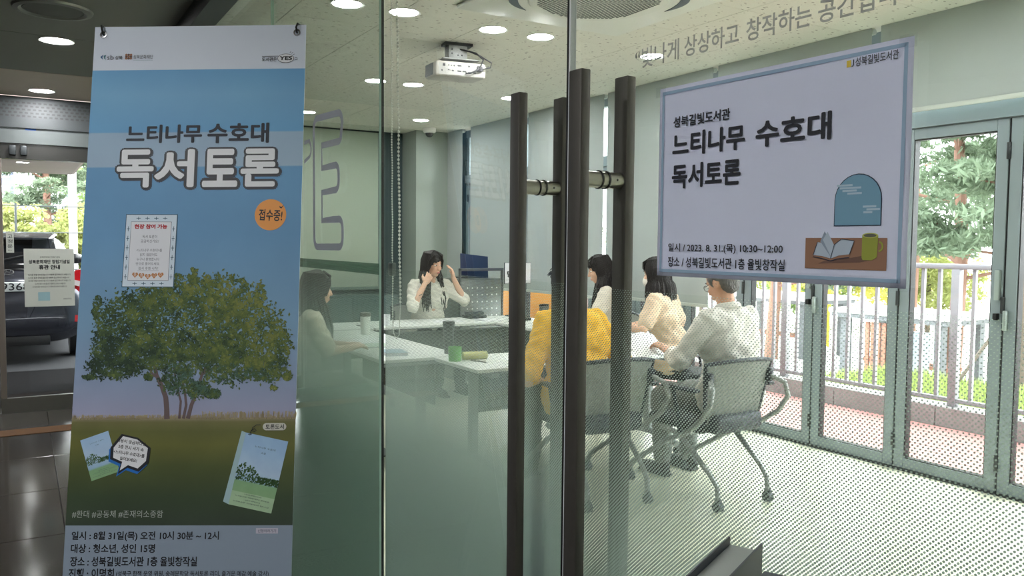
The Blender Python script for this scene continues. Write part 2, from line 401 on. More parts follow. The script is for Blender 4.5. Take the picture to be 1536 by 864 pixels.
# handles: square bars in pairs, one each side of the glass
def handle(label, mtx, par):
    h = bpy.data.objects.new('door_handle', None); COL.objects.link(h); h.parent = par; h.matrix_local = mtx; h['label'] = label
    for s, nm in ((-1, 'outer_bar'), (1, 'inner_bar')):
        y0 = s * .052
        MB().rbox((-.0175, y0 - .0105, .60), (.0175, y0 + .0105, 1.797), .0025).obj('bar', bronze, h, True)
    for z in (1.612, .785):
        Mx = Matrix.Translation((0, 0, z)) @ Matrix.Rotation(-PI / 2, 4, 'X')
        MB().lathe([(.0, -.042), (.0145, -.042), (.0145, .042), (.0, .042)], n=20, M=Mx).obj('mounting_shaft', steel, h, True)
        MB().lathe([(.0, -.0085), (.0165, -.0085), (.0165, -.0062), (.0, -.0062)], n=20, M=Mx).obj('washer', black, h, True)
        MB().lathe([(.0, .0065), (.0165, .0065), (.0165, .0095), (.0, .0095)], n=20, M=Mx).obj('washer', black, h, True)
        MB().ell((.0143, .025, z), (.0012, .0022, .0022)).obj('set_screw', black, h)
    return h
handle('tall square bronze bar handle pair on the left glass door, left of the door gap', Matrix.Translation((-1.408, 0, 0)), dl)
handle('tall square bronze bar handle pair on the right glass door, beside the white notice', Matrix.Translation((-.153, 0, 0)), dr)

# lettering decals on the glass
decal = mat('grey_vinyl_decal', (150, 152, 148), .6, trans=.35)
decal_p = mat('mauve_grey_vinyl', (138, 136, 150), .7, trans=.35)
slog = root('glass_lettering', 'grey vinyl slogan lettering along the top of the right glass door', 'lettering', mtx=RL @ Matrix.Translation((0, -.0072, 0)) @ Matrix.Rotation(PI / 2, 4, 'X'))
text('“빛나게', -.063, .037, 1.787, 1.820, decal, slog, 0, .014)
text('상상하고', .048, .155, 1.788, 1.819, decal, slog, 0, .014)
text('창작하는', .168, .276, 1.788, 1.819, decal, slog, 0, .014)
text('공간입니다', .286, .425, 1.788, 1.819, decal, slog, 0, .014)
big = root('large_letter_decal', 'large mauve outline letter stuck on the fixed glass right of the banner', 'lettering', mtx=Matrix.Translation((0, -.0075, 0)) @ Matrix.Rotation(PI / 2, 4, 'X'))
def rr(x0, z0, x1, z1, r): return arc(x1 - r, z1 - r, r, 90, 0, 5)
outl = [(-2.885, 1.52)] + [(-2.885, 1.86)] + arc(-2.85, 1.895, .035, 180, 90, 4) + arc(-2.62, 1.885, .035, 90, 0, 5) + arc(-2.62, 1.862, .035, 0, -90, 5)[3:] + [(-2.795, 1.83)]
outl += [(-2.795, 1.752), (-2.70, 1.752)] + arc(-2.65, 1.722, .03, 90, 0, 4) + arc(-2.65, 1.70, .03, 0, -90, 4) + [(-2.795, 1.667), (-2.795, 1.57), (-2.68, 1.572)]
outl += arc(-2.615, 1.54, .032, 90, 0, 4) + arc(-2.615, 1.512, .032, 0, -90, 4) + arc(-2.85, 1.512, .034, 270, 180, 4) + [(-2.885, 1.53)]
strokes('letter_outline', [outl], .023, decal_p, big, 0)
strokes('letter_outline', [[(-3.0, 1.86), (-2.93, 1.86)] + arc(-2.945, 1.83, .028, 80, -80, 6) + [(-3.0, 1.79)]], .014, decal_p, big, 0)

# ---- folding glass doors towards the terrace (window wall)
frm = mat('window_frame_grey', (136, 148, 154), .5, .1)
JX = [-2.67 - .684 * k for k in range(-4, 11)]   # leaf joints
me_cache = {}
def leaf(i, x1, x0):
    """folding leaf between joints x0<x1"""
    d = bpy.data.objects.new('door_%d' % (i + 3), None); COL.objects.link(d); d['kind'] = 'structure'; d.location = (x0, 4.155, 0)
    w = x1 - x0
    parts = [('stile', (.006, -.033, .012), (.075, .033, 2.262), frm), ('stile', (w - .075, -.033, .012), (w - .006, .033, 2.262), frm),
             ('top_rail', (.075, -.033, 2.195), (w - .075, .033, 2.262), frm), ('bottom_rail', (.075, -.033, .012), (w - .075, .033, .082), frm),
             ('glazing_bead', (.075, -.026, .082), (.082, .026, 2.195), gasket), ('glazing_bead', (w - .082, -.026, .082), (w - .075, .026, 2.195), gasket),
             ('glazing_bead', (.082, -.026, .082), (w - .082, .026, .088), gasket), ('glazing_bead', (.082, -.026, 2.188), (w - .082, .026, 2.195), gasket),
             ('glass_pane', (.080, -.008, .085), (w - .080, .008, 2.192), GL_WIN), ('joint_seal', (-.006, -.024, .012), (.006, .024, 2.262), gasket)]
    for q, (nm, lo, hi, m) in enumerate(parts):
        if (q) in me_cache:
            o = bpy.data.objects.new(nm, me_cache[q]); COL.objects.link(o); o.parent = d
        else:
            o = (MB().rbox(lo, hi, .003, seg=1) if m is frm else MB().box(lo, hi)).obj(nm, m, d); me_cache[q] = o.data
    if i % 2 == 0:
        MB().rbox((w - .045, -.06, 1.18), (w - .015, -.033, 1.36), .004).obj('door_handle', alu, d, True)
        MB().rbox((w - .042, -.068, 1.06), (w - .018, -.033, 1.10), .003).obj('lock', black, d, True)
    else: MB().rbox((.012, -.062, 1.0), (.034, -.033, 1.12), .004).obj('door_handle', alu, d, True)
    for z in (2.02, 1.1, .14): MB().rbox((-.012, -.045, z), (.012, -.033, z + .1), .003).obj('hinge', dark_frame, d, True)
for i in range(len(JX) - 1): leaf(i, JX[i], JX[i + 1])
XW0, XW1 = JX[-1], JX[0]
fr = struct(box('window_1', (XW0 - .06, 4.10, 2.268), (1.0, 4.2, 2.37), frm))
box('sill', (XW0, 4.10, .0), (XW1, 4.2, .011), dark_frame, fr)
box('head_rail', (XW0 - .06, 4.12, 2.86), (1.0, 4.19, 2.97), frm, fr)
for i, x in enumerate(JX): box('transom_mullion', (x - .03, 4.12, 2.37), (x + .03, 4.19, 2.86), frm, fr)
box('transom_glass', (XW0, 4.148, 2.37), (1.0, 4.158, 2.86), GL_WIN, fr)
struct(box('wall_back', (-10.3, 4.12, 0), (XW0 - .06, 4.2, 3.1), wall_teal)); struct(box('wall_back', (XW1, 4.12, 0), (1.1, 4.2, 2.27), wall_w))

# roller blinds
blind_m = mat('pale_green_grey_blind', (178, 186, 184), .8, trans=.2, bump=(300, .1))
def blind(label, x0, x1, zb, y=3.985):
    b = root('roller_blind', label, 'blind', (x0, y, 0), group='roller blinds along the window wall')
    w = x1 - x0
    MB().tube([(0, .024, 2.925), (w, .024, 2.925)], .02, 14).obj('roller_tube', mat('blind_tube', (180, 190, 184), .6), b, True)
    box('fabric', (.004, -.0008, zb + .02), (w - .004, .0008, 2.948), blind_m, b)
    MB().rbox((0, -.008, zb), (w, .008, zb + .028), .004).obj('bottom_bar', mat('blind_bar', (196, 204, 198), .5), b, True)
blind('narrow lowered roller blind between the column and the first bright slit', -9.85, -9.42, .93)
blind('lowered roller blind right of the first bright slit, behind the blue laptop', -9.2, -7.86, .93)
blind('lowered roller blind seen between the left door handle bars', -7.83, -6.435, .945)
blind('lowered roller blind behind the two dark-haired women by the window', -6.385, -4.975, .97)
blind('short raised roller blind mostly behind the white notice', -4.925, -3.515, 2.35)
blind('short raised roller blind right of the white notice, at the top right', -3.455, -1.9, 2.35)
blind('short raised roller blind at the far right end of the window wall', -1.86, -.4, 2.35)

# bead chains of the blind rolled up behind the left fixed pane
bead = mat('white_bead', (245, 246, 240), .35, trans=.25)
def chain(label, xs, z0, z1, r, step):
    c = root('bead_chain', label, 'blind chain', (0, .06, 0))
    n = int((z1 - z0) / step); mb = MB(); bb = MB()
    for i in range(n):
        z = z1 - i * step; f = i / n; x = xs[0] + (xs[1] - xs[0]) * f + .002 * math.sin(i * .3)
        bb.ell((x, 0, z), r, u=6, v=4)
    o = bb.obj('bead_string', bead, c, True); o['kind'] = 'stuff'
    MB().tube([(xs[0], 0, z1), (xs[1], 0, z0)], .0007, 5).obj('cord', bead, c)
    return c
c1 = chain('fine white bead chain hanging just right of the black glass joint', (-2.345, -2.322), 1.245, 2.9, .0028, .0078)
c2 = chain('coarser white bead chain hanging right of the fine one, by the dark wall strip', (-2.312, -2.265), 1.30, 2.9, .0042, .0118)
MB().rbox((-2.345, -.008, 1.395), (-2.312, .008, 1.435), .004).obj('chain_tensioner', mat('clear_plastic_clip', (80, 92, 92), .3), c1, True)
MB().tube([(-2.322, 0, 1.25), (-2.315, 0, 1.22), (-2.295, 0, 1.205), (-2.272, 0, 1.22), (-2.265, 0, 1.30)], .0015, 6).obj('loop', bead, c1)
rbx = root('roller_blind', 'rolled-up roller blind above the left glass door', 'blind', (-2.36, .06, 0)); MB().tube([(0, 0, 2.90), (1.0, 0, 2.90)], .028, 12).obj('roller_tube', bead, rbx, True)

# ---- ceiling fixtures
def downlight(loc, label, group, r=.088, es=LAMP_ROOM, kind_='ceiling light'):
    d = root('downlight', label, kind_, loc, group=group)
    MB().lathe([(r, 0), (r + .012, 0), (r + .012, -.006), (r, -.004)], n=28).obj('trim_ring', white_pl, d, True)
    MB().lathe([(.0, -.0005), (r, -.0005), (r, -.003), (0, -.003)], n=28).obj('diffuser', mat('lamp_diffuser_%d' % es, (255, 255, 250), .5, emit=((252, 252, 252), es)), d)
RG = 'round recessed downlights in the meeting room ceiling'
for (x, y, lb) in ((-4.89, .83, 'round ceiling light seen through the green fixed pane at the top'),
                   (-4.87, 1.2, 'round ceiling light just right of the black glass joint at the top'),
                   (-4.93, 1.88, 'round ceiling light above right of the projector, left one of the pair'),
                   (-4.92, 2.26, 'round ceiling light nearest the round air conditioner grille'),
                   (-7.06, 1.87, 'round ceiling light crossed by the black glass joint'),
                   (-7.04, 2.23, 'round ceiling light left of the projector, just right of the bead chains'),
                   (-4.95, 3.31, 'round ceiling light overlapping the grey slogan lettering'),
                   (-7.14, 3.34, 'round ceiling light just left of the left handle top'),
                   (-9.03, 3.22, 'small far round ceiling light above the dome camera'),
                   (-9.19, 1.89, 'far round ceiling light beside the banner edge'),
                   (-2.6, 1.3, 'round ceiling light above the frame, over the floor near the door'),
                   (-2.6, 3.0, 'round ceiling light above the frame, near the right end of the window wall'),
                   (-.7, 2.2, 'round ceiling light above the frame, behind the right glass door')):
    downlight((x, y, 2.95), lb, RG)
for (x, y, lb) in ((-5.75, -.70, 'round lobby ceiling light, nearer of the two left of the banner'),
                   (-7.75, -.74, 'smaller round lobby ceiling light further towards the entrance'),
                   (-1.6, -1.9, 'added unseen fill downlight above and behind the camera, left'), (-.2, -2.0, 'added unseen fill downlight directly behind the camera'),  # this row and the next: unseen lamps added to light poster and banner
                   (1.4, -1.6, 'added unseen fill downlight behind the camera, far right'), (.4, -4.0, 'added unseen fill downlight by the lobby back wall'), (1.9, -3.6, 'added unseen fill downlight in the far right lobby corner')):
    downlight((x, y, 2.70), lb, 'round downlights in the lobby ceiling', .085, LAMP_LOBBY)
sp = root('round_speaker', 'round grey-rimmed fitting in the dark lobby ceiling at the top left', 'ceiling fitting', (-4.98, -.74, 2.70))
MB().lathe([(.155, 0), (.19, 0), (.185, -.012), (.16, -.016), (.145, -.008)], n=40).obj('trim_ring', mat('speaker_ring', (140, 140, 136), .35, .5), sp, True)
MB().lathe([(0, -.001), (.145, -.001), (.14, -.008), (0, -.014)], n=40).obj('grille', mat('speaker_grille', (96, 96, 92), .5, bump=(400, .3, 'voronoi')), sp, True)

# cassette air conditioner
ac = root('air_conditioner', 'square cassette air conditioner with a round perforated grille in the ceiling', 'air conditioner', (-3.92, 2.02, 2.95))
ac.rotation_euler = (0, 0, R(0))
acm = mat('ac_panel', (206, 210, 202), .5)
MB().rbox((-.62, -.62, -.03), (.62, .62, -.001), .012).obj('panel', acm, ac, True)
for q in range(2):
    a0 = q * 180 + 32; A = [(math.cos(R(a0 + t * 54 / 12)), math.sin(R(a0 + t * 54 / 12)), t / 12) for t in range(13)]
    mb = MB(); poly = [(c_ * .475, s_ * .475) for c_, s_, t in A] + [(c_ * (.475 + .055 * math.sin(PI * t)), s_ * (.475 + .055 * math.sin(PI * t))) for c_, s_, t in A[::-1]][1:-1]
    mb.prism(poly, -.034, -.0305).obj('air_outlet', mat('ac_outlet', (60, 72, 80), .4), ac)
MB().lathe([(0, -.031), (.42, -.031), (.41, -.040), (0, -.046)], n=48).obj('round_cover', acm, ac, True)
gr = MB()
for i in range(-14, 15):
    for j in range(-14, 15):
        x, y = i * .0262 + (.013 if j % 2 else 0), j * .0225
        if x * x + y * y < .36 ** 2:
            zz = -.0465 + .0055 * (math.hypot(x, y) / .42)
            gr.box((x - .0085, y - .0058, zz - .0015), (x + .0085, y + .0058, zz + .001))
o = gr.obj('grille_holes', mat('grille_dark', (92, 98, 98), .5), ac); o['kind'] = 'stuff'

# projector
pj = root('projector', 'white projector on a ceiling bracket with black cables looped to it', 'projector', (-5.44, 1.86, 0), R(-10))
def Tm(x=0, y=0, z=0, rx=0, ry=0, rz=0): return Matrix.Translation((x, y, z)) @ Matrix.Rotation(rz, 4, 'Z') @ Matrix.Rotation(ry, 4, 'Y') @ Matrix.Rotation(rx, 4, 'X')
pjm = mat('projector_shell', (160, 158, 150), .4)
# ports face +x, lens towards -x
TP = Tm(0, 0, 2.75, ry=R(4))
MB().rbox((-.17, -.19, -.055), (.13, .19, .055), .02, TP, 3).obj('body', pjm, pj, True)
MB().rbox((-.15, -.1935, -.04), (.05, -.19, .045), .002, TP).obj('side_vent', mat('vent_dark', (92, 100, 104), .5, bump=(60, .6, 'wave')), pj, True)
MB().rbox((.129, -.17, -.045), (.133, .17, .04), .002, TP).obj('port_panel', mat('port_panel', (150, 150, 145), .5), pj, True)
for (yy, zz, w_, h_) in ((-.14, .015, .018, .018), (-.10, .02, .008, .008), (-.08, .02, .008, .008), (-.06, .018, .01, .01), (-.03, .02, .03, .01), (-.1, -.012, .008, .008),
                         (-.07, -.018, .012, .01), (-.03, -.018, .028, .01), (.01, -.018, .028, .01), (.05, -.022, .028, .01), (.09, -.022, .02, .01), (.05, .018, .012, .014), (.12, .01, .03, .024), (-.15, -.02, .01, .01)):
    MB().box((.1332, yy, zz), (.1352, yy + w_, zz + h_), TP).obj('socket', black, pj)
MB().tube([(-.17, -.09, 2.75), (-.20, -.09, 2.75)], .035, 18).obj('lens', black, pj, True)
bk = mat('bracket_grey', (130, 132, 130), .5, .2)
MB().rbox((-.06, -.07, 2.835), (.05, .07, 2.93), .003).obj('bracket', bk, pj, True)
MB().rbox((-.11, -.13, 2.818), (.10, .15, 2.825), .002).obj('mount_plate', bk, pj, True)
MB().box((-.02, -.02, 2.80), (.02, .02, 2.84)).obj('mount_stem', bk, pj)
MB().box((-.05, -.10, 2.93), (.06, .11, 2.949)).obj('ceiling_plate', dark_frame, pj)
for (yy, zz) in ((-.045, 2.90), (-.045, 2.87), (.03, 2.86), (.0, 2.86)): MB().ell((.051, yy, zz), .006, u=8, v=6).obj('bolt', black, pj)
cab_m = mat('black_cable', (26, 27, 30), .5)
MB().tube([(.03, .0, 2.91), (.07, .04, 2.895), (.11, .12, 2.87), (.15, .16, 2.82), (.16, .13, 2.75), (.155, .06, 2.715), (.14, .03, 2.715)], .006, 8).obj('cable', cab_m, pj, True)
MB().tube([(.03, .02, 2.905), (.08, .08, 2.885), (.12, .15, 2.85), (.16, .22, 2.80), (.165, .21, 2.765), (.14, .15, 2.75)], .005, 8).obj('cable', cab_m, pj, True)
MB().box((.134, .115, 2.735), (.158, .155, 2.765)).obj('plug', cab_m, pj)
# dome camera
dc = root('dome_camera', 'small white dome security camera under the ceiling in front of the column', 'security camera', (-9.60, 3.60, 2.95))
MB().lathe([(0, 0), (.085, 0), (.08, -.05), (.06, -.062), (0, -.062)], n=28).obj('housing', white_pl, dc, True)
MB().ell((0, 0, -.062), (.052, .052, .055)).obj('dome', mat('smoked_dome', (50, 54, 56), .1), dc, True)

# ---- lobby entrance (far left)
hd = root('door_header', 'dark perforated header box above the automatic entrance doors', 'door header', (-8.15, 0, 0))
MB().box((-.02, -1.54, 2.43), (.05, -.02, 2.69)).obj('casing', mat('header_grey', (58, 62, 64), .5, .3), hd)
pm = MB()
for j in range(37):
    for i in range(5):
        y = -1.52 + j * .04 + (.02 if i % 2 else 0); z = 2.52 + i * .028; pm.box((.0502, y, z), (.0515, y + .024, z + .015))
o = pm.obj('perforation', mat('perf_dark', (38, 40, 40), .6), hd); o['kind'] = 'stuff'
MB().box((-.02, -1.54, 2.30), (.03, -.02, 2.43)).obj('track_cover', mat('track_grey', (104, 110, 110), .3, .5), hd)
MB().box((.0302, -.86, 2.415), (.033, -.78, 2.428)).obj('blue_sticker', mat('blue_sticker', (30, 86, 170), .5), hd)
MB().box((-.05, -1.54, 2.17), (.01, -.02, 2.30)).obj('rail', mat('rail_dark', (66, 66, 64), .25, .6), hd)
for (yy, n_) in ((-.98, 0), (-.9, 1)): MB().rbox((.01, yy, 2.2), (.05, yy + .05, 2.28), .008).obj('roller', dark_frame, hd, True)
def exit_door(n, y0, y1, x):
    d = bpy.data.objects.new('door_%d' % n, None); COL.objects.link(d); d['kind'] = 'structure'
    box('glass_pane', (x - .005, y0 + .03, .13), (x + .005, y1 - .03, 2.17), GL_LEAF, d)
    st = mat('door_stile_taupe', (122, 112, 104), .45, .3)
    for a in (y0, y1 - .045): box('stile', (x - .018, a, .0), (x + .018, a + .045, 2.17), st, d)
    box('bottom_rail', (x - .02, y0, .0), (x + .02, y1, .13), steel, d); return d
exit_door(20, -1.083, -.02, -8.16); exit_door(21, -1.54, -1.088, -8.20)
struct(box('threshold', (-8.4, -1.54, -.02), (-8.15, -.02, .004), steel))

# ================================================================== OUTDOORS
deck_m = mat('rosy_deck_board', (156, 108, 104), .7, bump=(20, .15, 'noise', (1, 12, 1)), vary=(6, .08))
deck = struct(box('trim_5', (-14, 4.2, -.12), (4, 5.65, -.03), mat('deck_bearer', (70, 55, 50), .8)))
for j in range(10): MB().rbox((-14, 4.205 + j * .1445, -.03), (4, 4.205 + j * .1445 + .1395, -.004), .003, seg=1).obj('deck_board', deck_m, deck)
curb = struct(box('trim_6', (-14, 5.655, -.3), (4, 5.86, -.01), conc))
for i in range(18): MB().rbox((-14 + i, 5.652, -.01), (-14 + i + .994, 5.862, .165), .006, seg=1).obj('curb_stone', conc, curb)
rail_m = mat('railing_grey', (142, 140, 145), .5, .1)
rl = root('railing', 'grey metal baluster railing along the terrace outside the folding doors', 'railing', (-14, 5.73, .0))
MB().rbox((0, -.03, 1.31), (18, .03, 1.355), .008).obj('top_rail', rail_m, rl, True)
MB().rbox((0, -.02, .20), (18, .02, .235), .004).obj('bottom_rail', rail_m, rl, True)
bm_ = None
for i in range(122):
    x = .14 + i * .1465
    if i % 12 == 8: MB().rbox((x - .035, -.03, .166), (x + .035, .03, 1.31), .004).obj('post', rail_m, rl, True); continue
    if bm_ is None:
        o = MB().box((-.014, -.014, .236), (.014, .014, 1.31)).obj('baluster', rail_m, rl); bm_ = o.data
    else: o = bpy.data.objects.new('baluster', bm_); COL.objects.link(o); o.parent = rl
    o.location = (x, 0, 0)
# ground
grass_m = mat('lawn', (116, 142, 62), .9, vary=(3, .3), bump=(60, .5))
plaza_m = mat('pale_plaza', (196, 196, 190), .8, vary=(2, .04))
asph = mat('asphalt', (50, 51, 53), 1.0, spec=.02, vary=(30, .2))
struct(box('ground', (-120, 5.86, -1.2), (60, 120, -1.0), plaza_m))
struct(box('ground', (-6.5, 5.86, -1.0), (2, 8.6, -.14), mat('lawn_soil', (96, 84, 58), .95)))
struct(box('ground', (-200, -60, -.5), (-8.4, 4.2, -.12), asph))
struct(box('ground', (-120, 4.2, -.5), (-14, 5.86, -.12), asph))
# lawn: real blades as one stuff object
def blades(name, x0, x1, y0, y1, n, h, m, label, cat, z=-.14):
    P0 = np.random.rand(n, 2) * [x1 - x0, y1 - y0] + [x0, y0]; a = np.random.rand(n) * 2 * PI; hh = h * (.5 + np.random.rand(n)); w = .006 + .006 * np.random.rand(n)
    ln = (np.random.rand(n, 2) - .5) * hh[:, None] * .7
    V = np.empty((n, 3, 3)); V[:, 0, :2] = P0 - np.c_[np.cos(a), np.sin(a)] * w[:, None]; V[:, 1, :2] = P0 + np.c_[np.cos(a), np.sin(a)] * w[:, None]; V[:, 2, :2] = P0 + ln
    V[:, :2, 2] = z; V[:, 2, 2] = z + hh
    me = bpy.data.meshes.new(name); me.from_pydata(V.reshape(-1, 3).tolist(), [], np.arange(n * 3).reshape(-1, 3).tolist()); o = link(name, me, m)
    return tag(o, label, cat, kind='stuff')
blades('lawn_grass', -6.4, -2.0, 5.9, 8.5, 30000, .13, mat('grass_blade', (150, 164, 96), .8, trans=.3), 'bright green grass strip behind the terrace railing', 'grass')

def foliage(n_clumps, leaves, crown, size, seed, long_=1.6):
    """crown(rng)-> clump centre, radius; returns mesh of leaf triangles/quads"""
    rng = np.random.RandomState(seed); V = []; 
    for i in range(n_clumps):
        c, rad = crown(rng); d = rng.normal(size=(leaves, 3)); d /= np.linalg.norm(d, axis=1)[:, None]
        p = c + d * (rng.rand(leaves, 1) ** .5) * rad
        a = rng.normal(size=(leaves, 3)); a /= np.linalg.norm(a, axis=1)[:, None]; b = np.cross(a, rng.normal(size=(leaves, 3))); b /= np.linalg.norm(b, axis=1)[:, None]
        s = size * (.6 + .8 * rng.rand(leaves, 1)); q = np.stack([p - a * s * long_ / 2, p + b * s * .4, p + a * s * long_ / 2, p - b * s * .4], 1); V.append(q)
    V = np.concatenate(V).reshape(-1, 3); me = bpy.data.meshes.new('foliage'); me.from_pydata(V.tolist(), [], np.arange(len(V)).reshape(-1, 4).tolist()); return me
def pine_mesh(seed, h):
    rng0 = np.random.RandomState(seed); pads = []
    for k in range(15):
        t = .32 + .68 * k / 14; a = k * 2.4 + rng0.rand(); rr_ = (1.0 - t) * 1.9 + .45; rr_ *= .6 + .6 * rng0.rand(); pads.append((math.cos(a) * rr_, math.sin(a) * rr_, h * t, .55 + .4 * rng0.rand()))
    def crown(rng):
        p = pads[rng.randint(len(pads))]; q = rng.normal(size=3) * [p[3] * .6, p[3] * .6, .13]; return np.array(p[:3]) + q, np.array([.26, .26, .10])
    return pads, foliage(420, 60, crown, .05, seed, 3.6)
bark = mat('red_pine_bark', (128, 96, 82), .9, bump=(18, .6)); bark2 = mat('grey_bark', (92, 82, 72), .9, bump=(18, .6))
leafm = {'pine': mat('pine_needles', (112, 128, 104), .8, trans=.3, vary=(2, .25)), 'yellow': mat('yellow_leaves', (206, 200, 118), .8, trans=.45, vary=(2, .2)),
         'green': mat('green_leaves', (140, 160, 104), .8, trans=.4, vary=(2, .25)), 'bush': mat('yellow_green_leaves', (146, 152, 92), .8, trans=.4, vary=(1.5, .3))}
def pine(label, x, y, z, h, seed, sc=1.0):
    t = root('pine_tree', label, 'tree', (x, y, z), group='pines beyond the terrace'); pads, me = pine_mesh(seed, h); t.scale = (sc,) * 3
    me2 = link('foliage', me, leafm['pine'], t); me2['kind'] = 'stuff'
    b = MB(); b.tube([(0, 0, 0), (.08, .04, h * .35), (-.06, .0, h * .7), (0, 0, h * .98)], [.15, .11, .08, .03], 10).obj('trunk', bark, t, True)
    bb = MB()
    for p in pads: bb.tube([(0, 0, p[2] - .35), (p[0] * .5, p[1] * .5, p[2] - .12), (p[0], p[1], p[2] - .02)], [.04, .028, .012], 6)
    bb.obj('branches', bark, t, True)
    return t
pine('tall pine seen through the glass just right of the white notice', -8.5, 13.5, -1.0, 7.0, 1)
pine('pine behind the first one with a pale apartment block behind', -12.6, 18.5, -1.0, 8.5, 2)
pine('dark green pine at the top right corner of the folding doors', -6.1, 11.9, -1.0, 6.8, 3)
pine('pine standing far right beyond the last folding leaf', -3.4, 15.5, -1.0, 6.6, 4)
pine('pine hidden mostly behind the white notice', -12.4, 13.2, -1.0, 6.0, 5)
def broad(label, x, y, z, h, rx, rz, kind, seed, name='tree', n=240, cat='tree', group=None, size=.075):
    t = root(name, label, cat, (x, y, z), group=group)
    def crown(rng):
        d = rng.normal(size=3); d /= np.linalg.norm(d); return np.array([0, 0, h - rz]) + d * [rx, rx, rz] * (rng.rand() ** .4), np.array([.3, .3, .25]) * rx * .6
    o = link('foliage', foliage(n, 42, crown, size, seed), leafm[kind], t); o['kind'] = 'stuff'
    if h > 2: MB().tube([(0, 0, 0), (.03, 0, h * .45), (0, .02, h * .8)], [.09, .07, .03], 8).obj('trunk', bark2, t, True)
    return t
broad('round green tree behind the shelters, left of the yellow post', -19, 17.5, -1.0, 4.6, 1.8, 1.6, 'green', 11)
broad('yellow-leaved small tree behind the yellow post', -15.8, 18.5, -1.0, 3.4, 1.6, 1.2, 'yellow', 12)
broad('pale yellow shrub tree between the shelters and the pale blocks', -15.5, 22.0, -1.0, 2.6, 1.7, 1.0, 'yellow', 13)
broad('green tree left, seen under the lowered blinds', -26, 16.5, -1.0, 4.4, 2.0, 1.6, 'green', 14)
broad('loose green tree at the right edge beyond the railing', -6.2, 19.5, -1.0, 4.4, 1.8, 1.6, 'green', 15)
for i, (x, y, h_) in enumerate(((-23.5, 19.5, 2.4), (-20.2, 20.5, 2.7), (-16.8, 20.0, 2.3), (-13.2, 20.2, 2.6), (-9.6, 20.6, 2.4))):
    broad('rounded green shrub beyond the pale shelters, ' + ('furthest left of the five', 'second of five from the left', 'middle one of the five', 'fourth of five from the left', 'furthest right of the five')[i], x, y, -1.0, h_, 1.45, 1.0, ('green', 'bush', 'green', 'bush', 'green')[i], 50 + i, 'shrub', 150, 'shrub', 'shrubs beyond the shelters')
tr_ = root('tree', 'tree with thick dark trunk and support poles on the lawn at the right edge', 'tree', (-4.97, 8.8, -.14))
MB().tube([(0, 0, 0), (.03, 0, .7), (-.02, .02, 1.5), (.05, 0, 2.6), (0, 0, 5)], [.19, .15, .13, .11, .08], 14).obj('trunk', bark2, tr_, True)
for a_ in (0, 2.1, 4.2): MB().tube([(.75 * math.cos(a_), .75 * math.sin(a_), 0), (.03, 0, 1.1)], .02, 6).obj('support_pole', bark2, tr_, True)
o = link('foliage', foliage(120, 34, lambda rng: (np.array([0, 0, 4.6]) + rng.normal(size=3) * [1.1, 1.1, .7], np.array([.4, .4, .2])), .09, 33, 2.4), leafm['pine'], tr_); o['kind'] = 'stuff'

# shelters with flat pale roofs
post_m = mat('shelter_post_grey', (92, 94, 98), .6)
def shelter(label, x, y, w, d, slat):
    s = root('bench_shelter', label, 'shelter', (x, y, -1.0))
    MB().rbox((-w / 2, -d / 2, 1.28), (w / 2, d / 2, 1.36), .02).obj('roof', mat('pale_roof_sheet', (214, 212, 208), .5), s, True)
    box('roof_edge', (-w / 2 + .05, -d / 2 + .04, 1.20), (w / 2 - .05, d / 2 - .04, 1.28), post_m, s)
    for a in (-1, 1):
        for b_ in (-1, 1): MB().box((a * (w / 2 - .25) - .07, b_ * (d / 2 - .2) - .07, 0), (a * (w / 2 - .25) + .07, b_ * (d / 2 - .2) + .07, 1.2)).obj('post', post_m, s)
    for k_ in range(slat): MB().box((-.45 + k_ * .11, -d / 2 + .12, 0.05), (-.45 + k_ * .11 + .075, -d / 2 + .16, 1.15)).obj('slat', mat('wood_slat', (140, 96, 78), .7), s)
    MB().box((-w / 2 + .3, -.2, .38), (w / 2 - .3, .2, .44)).obj('bench', mat('wood_slat', (140, 96, 78), .7), s)
    return s
shelter('flat pale-roofed shelter seen behind the leftmost clear folding leaves', -13.2, 14.4, 2.9, 1.7, 0)
shelter('flat pale-roofed shelter with brown slats behind the middle folding leaf', -8.75, 12.6, 2.3, 1.5, 6)
yp = root('yellow_post', 'tall yellow exercise post beyond the railing', 'post', (-13.3, 16.2, -1.0))
ym = mat('yellow_paint', (236, 196, 30), .5)
MB().tube([(0, 0, 0), (0, 0, 2.9)], .07, 12).obj('pole', ym, yp, True); MB().rbox((-.16, -.1, 1.45), (.16, .1, 1.85), .03).obj('box', ym, yp, True)
for z in (2.3, 2.6): MB().tube([(-.45, 0, z), (.45, 0, z)], .04, 8).obj('bar', ym, yp, True)
yp2 = root('yellow_post', 'shorter yellow bollard-like post left of the tall one', 'post', (-16.1, 16.4, -1.0))
MB().tube([(0, 0, 0), (0, 0, 2.3)], .06, 12).obj('pole', ym, yp2, True); MB().ell((0, 0, 1.5), (.14, .14, .3)).obj('float', ym, yp2, True)
sg = root('road_sign', 'small round red-rimmed road sign far beyond the shelters', 'sign', (-13.4, 22, -1.0))
MB().tube([(0, 0, 0), (0, 0, 2.5)], .04, 8).obj('pole', rail_m, sg, True)
Mx = Matrix.Translation((0, -.06, 2.35)) @ Matrix.Rotation(R(30), 4, 'Z') @ Matrix.Rotation(PI / 2, 4, 'X')
MB().lathe([(0, 0), (.3, 0), (.3, .02), (0, .02)], n=24, M=Mx).obj('plate', mat('sign_red', (206, 40, 40), .5), sg); MB().lathe([(0, .021), (.2, .021), (.2, .025), (0, .025)], n=24, M=Mx).obj('plate_centre', white_pl, sg)
bt = root('utility_box', 'grey utility cabinet on the plaza near the right stile', 'cabinet', (-7.6, 10.8, -1.0)); bt.scale = (1.2, 1.2, 1.9)
